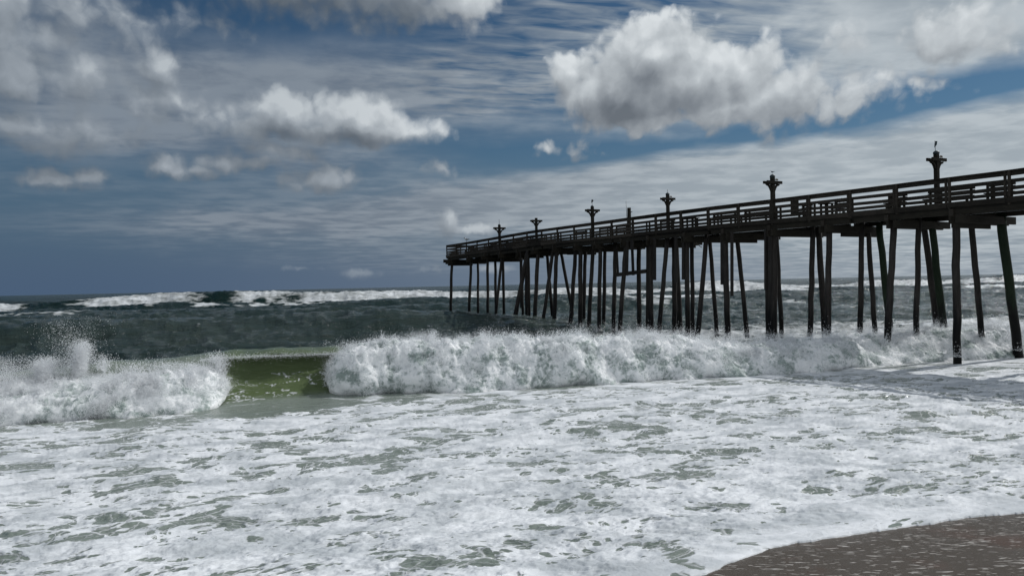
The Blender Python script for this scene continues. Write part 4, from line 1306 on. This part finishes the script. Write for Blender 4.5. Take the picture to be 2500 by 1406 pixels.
for i, (c_, n, e, PU, PZ, S, dens) in enumerate(banks):
    flat = c_.reshape(-1, 3); nf = n.reshape(-1, 3); pz = PZ.ravel(); pu = PU.ravel(); dn = dens.ravel(); ef = e.ravel(); Sf = S.ravel()
    r_loc = flat[:, 0] / flat[:, 1]
    vis = (np.abs(r_loc) < .85) & (pu < 2.6) & (pz > .05)
    wgt = vis * np.clip(.35 + 1.6 * dn, .03, 1.5) * (.5 + .9 * (pz > .75))
    wgt = wgt / wgt.sum()
    cnt = [42000, 70000][i]
    clump = np.clip(pn3(flat[:, 0] * 1.6, flat[:, 1] * 1.6, flat[:, 2] * 1.6, 177) * 2.2 + .25, 0, 1)
    wgt = wgt * (.08 + clump); wgt = wgt / wgt.sum()
    idx = rng.choice(len(flat), cnt, p=wgt)
    nn = nf[idx]
    pos = flat[idx] + nn * rng.exponential(.05, cnt)[:, None] + rng.normal(size=(cnt, 3)) * .02
    size = rng.uniform(.006, .018, cnt)
    # strings of drops thrown forward and up, following short ballistic paths
    ns, nd = [1500, 3000][i], 22
    wj = vis * (pz > .55) * np.clip(pn2(Sf * 1.4, Sf * 0 + 5, 182) * 1.8 + .35, .02, 1.5)
    ji = rng.choice(len(flat), ns, p=wj / wj.sum())
    v0 = np.stack([rng.normal(size=ns) * .35, rng.normal(size=ns) * .35, np.abs(rng.normal(size=ns)) * 1.1 + .4], 1)
    v0[:, 0] -= NXs * 1.0; v0[:, 1] -= NYs * rng.uniform(.2, 1.6, ns)
    T_ = rng.uniform(.05, .34, ns)
    tq = (np.arange(nd)[None, :] + rng.uniform(0, .6, (ns, nd))) / nd * T_[:, None]
    pj = flat[ji][:, None, :] + v0[:, None, :] * tq[..., None]
    pj[..., 2] -= 4.9 * tq ** 2
    pj = pj + rng.normal(size=pj.shape) * (.006 + .05 * tq[..., None])
    sj = rng.uniform(.006, .020, (ns, 1)) * (1.15 - .6 * tq / T_[:, None])
    nm = [90000, 150000][i]                            # fine mist hanging round the foam
    im = rng.choice(len(flat), nm, p=(vis * (.15 + clump)) / (vis * (.15 + clump)).sum())
    pm = flat[im] + nf[im] * rng.exponential(.11, nm)[:, None] + rng.normal(size=(nm, 3)) * .05
    pm[:, 2] += rng.exponential(.05, nm)
    sm = rng.uniform(.003, .007, nm)
    droplets('spray', np.concatenate([pos, pj.reshape(-1, 3), pm]), np.concatenate([size, sj.ravel(), sm]),
             ['fine white spray and droplets over the foam at the left edge', 'fine white spray and droplets along the foam bank right of the green wave face'][i])

# the tall splash at the left edge and drops along the lip of the green wave
pts = []; sz = []
def jet(xp, yp, n, spread_px, up_px, depth=.4, smin=.010, smax=.026, lean=0.0):
    r_, s_ = ray(xp, 960); Yf = (CAMZ) / -ray(xp, float(np.interp(xp, [w[0] for w in WAVE], [w[1] for w in WAVE])))[1] + 1.6
    for _ in range(n):
        t = rng.random() ** 1.4
        x_ = xp + rng.normal() * spread_px * (.45 + .8 * t) + lean * t; y_ = yp - up_px * t + rng.normal() * 6
        rr, s2 = ray(x_, y_); Y = Yf + rng.normal() * depth
        pts.append((rr * Y, Y, CAMZ + s2 * Y)); sz.append(rng.uniform(smin, smax) * (1 - .35 * t))
        for _k in range(3):
            x2 = x_ + rng.normal() * spread_px * .35; y2 = y_ + abs(rng.normal()) * up_px * .12
            rr, s2 = ray(x2, y2); pts.append((rr * Y, Y + rng.normal() * .1, CAMZ + s2 * Y)); sz.append(rng.uniform(.0035, .007))
jet(188, 915, 4200, 12, 82, .2, .010, .026, 14)
jet(205, 905, 1500, 8, 60, .2, .010, .026, -4)
jet(190, 900, 700, 30, 110, .3, .009, .020, -30)
jet(170, 900, 700, 40, 125, .4, .008, .018, 5)
jet(105, 925, 4200, 16, 50, .3, .010, .026, 4)
jet(60, 930, 1600, 40, 40, .4, .008, .018)
jet(5, 930, 2200, 35, 60, .4, .008, .018)
jet(140, 920, 1300, 32, 45, .4, .008, .018)
jet(250, 900, 600, 16, 30, .3); jet(255, 905, 120, 3, 30, .1); jet(320, 905, 500, 30, 22, .3); jet(400, 900, 500, 40, 16, .3); jet(470, 900, 500, 35, 14, .3)
jet(530, 905, 1500, 12, 40, .25); jet(545, 920, 1200, 8, 40, .2)
jet(870, 860, 1600, 26, 24, .25); jet(845, 900, 900, 12, 40, .25)
for xp in range(960, 2500, 55):
    jet(xp + rng.normal() * 18, float(np.interp(xp, [w[0] for w in WAVE], [w[2] for w in WAVE])) + 6, int(rng.uniform(150, 900)), rng.uniform(6, 26), rng.uniform(8, 28), .3)
pos = np.array(pts); size = np.array(sz)
droplets('spray', pos, size, 'jets of flying drops thrown up above the breaking wave crest')
# lip drops
n = 5000
ssx = rng.uniform(S1a, S1d, n)
Hs = hf(ssx); up = rng.exponential(.035, n)
qx = qf(ssx) + 1.72 + rng.normal(size=n) * .06; zx = Hs * (.905 + .0 * ssx) + up - rng.exponential(.04, n)
X, Y = xy(ssx, qx)
droplets('spray', np.stack([X, Y, zx], 1), rng.uniform(.005, .013, n), 'glinting drops along the lip of the green wave')
# white water round the feet of the piles
pts = []; sz = []
for (fx, fy, rad) in pile_feet:
    if fy > 62: continue
    s0, q0 = sq(fx, fy)
    zz = max(.2, float(hf(s0)) * float(np.interp(q0 - float(qf(s0)), [0, 1, 3, 6, 10, 14], [.3, .9, 1, .7, .4, .3])))
    for _ in range(420):
        a = rng.uniform(0, 2 * np.pi); d_ = rad + rng.exponential(.08)
        pts.append((fx + d_ * math.cos(a), fy + d_ * math.sin(a), zz + rng.exponential(.17))); sz.append(rng.uniform(.009, .026))
droplets('spray', np.array(pts), np.array(sz), 'splashes around the feet of the nearest pier piles')

# ------------------------------------------------------------------ beach sand
gx = np.concatenate([np.linspace(-60, -4, 60), np.linspace(-3.9, 12, 420), np.linspace(12.2, 80, 60)])
gq = np.concatenate([np.linspace(-40, 2.0, 40), np.linspace(2.03, 9.5, 330), np.linspace(9.7, 60, 60)])
S_, Q_ = np.meshgrid(gx, gq)
zz = np.where(Q_ < 30, zsand(Q_), zsand(30) - .03 * (Q_ - 30))
zz = np.where(Q_ < -4, zsand(-4) + .05 * (-4 - Q_), zz)
zz = zz + .006 * fbm2(S_ * 1.2, Q_ * 2.0, 3, .5, 191)
X, Y = xy(S_, Q_)
m_sand, N = material('wet_sand')
geo = N.new('ShaderNodeNewGeometry')
mp = N.new('ShaderNodeVectorRotate', rotation_type='Z_AXIS'); N.put(mp.inputs['Vector'], geo.outputs['Position']); mp.inputs['Angle'].default_value = R(12)
PS = mp.outputs[0]
g1 = N.noise(PS, 60.0, 5.0, 0.7)
g2 = N.noise(geo.outputs['Position'], 0.9, 4.0, 0.6)
scol = N.mix(g1, (0.050, 0.036, 0.023), (0.090, 0.066, 0.044))
scol = N.mix(N.ramp(g2, 0.52, 0.72), scol, (0.085, 0.045, 0.026))
# scraps of drying foam, drawn out in rows
wsp = N.v('ADD', PS, N.v('SCALE', N.v('SUBTRACT', N.noise(PS, 3.0, 3.0, col=True), (.5, .5, .5)), .12))
sp = N.noise(N.v('MULTIPLY', wsp, (7.5, 27.0, 10.0)), 1.0, 2.0, 0.55, 0.3)
spm = N.noise(PS, 2.2, 3.0, 0.5)
th_ = N.ramp(N.m('ADD', sp, N.m('MULTIPLY', N.m('SUBTRACT', spm, 0.5), 0.22)), 0.615, 0.67)
scol = N.mix(N.m('MULTIPLY', th_, 0.8), scol, (0.52, 0.50, 0.47))
rgh = N.ramp(th_, 0, 1, 0.26, 0.7)
bs = bumpn(N, N.m('ADD', g1, N.m('MULTIPLY', th_, 1.2)), 0.35, 0.006)
finish(N, principled(N, scol, rgh, bs, 0.25, 1.36))
sand = fast_mesh('beach', np.stack([X, Y, zz], -1).reshape(-1, 3), grid_faces(len(gq), len(gx)), m_sand, True)
tag(sand, 'wet brown sand beach flecked with scraps of foam', 'beach', None, 'structure')
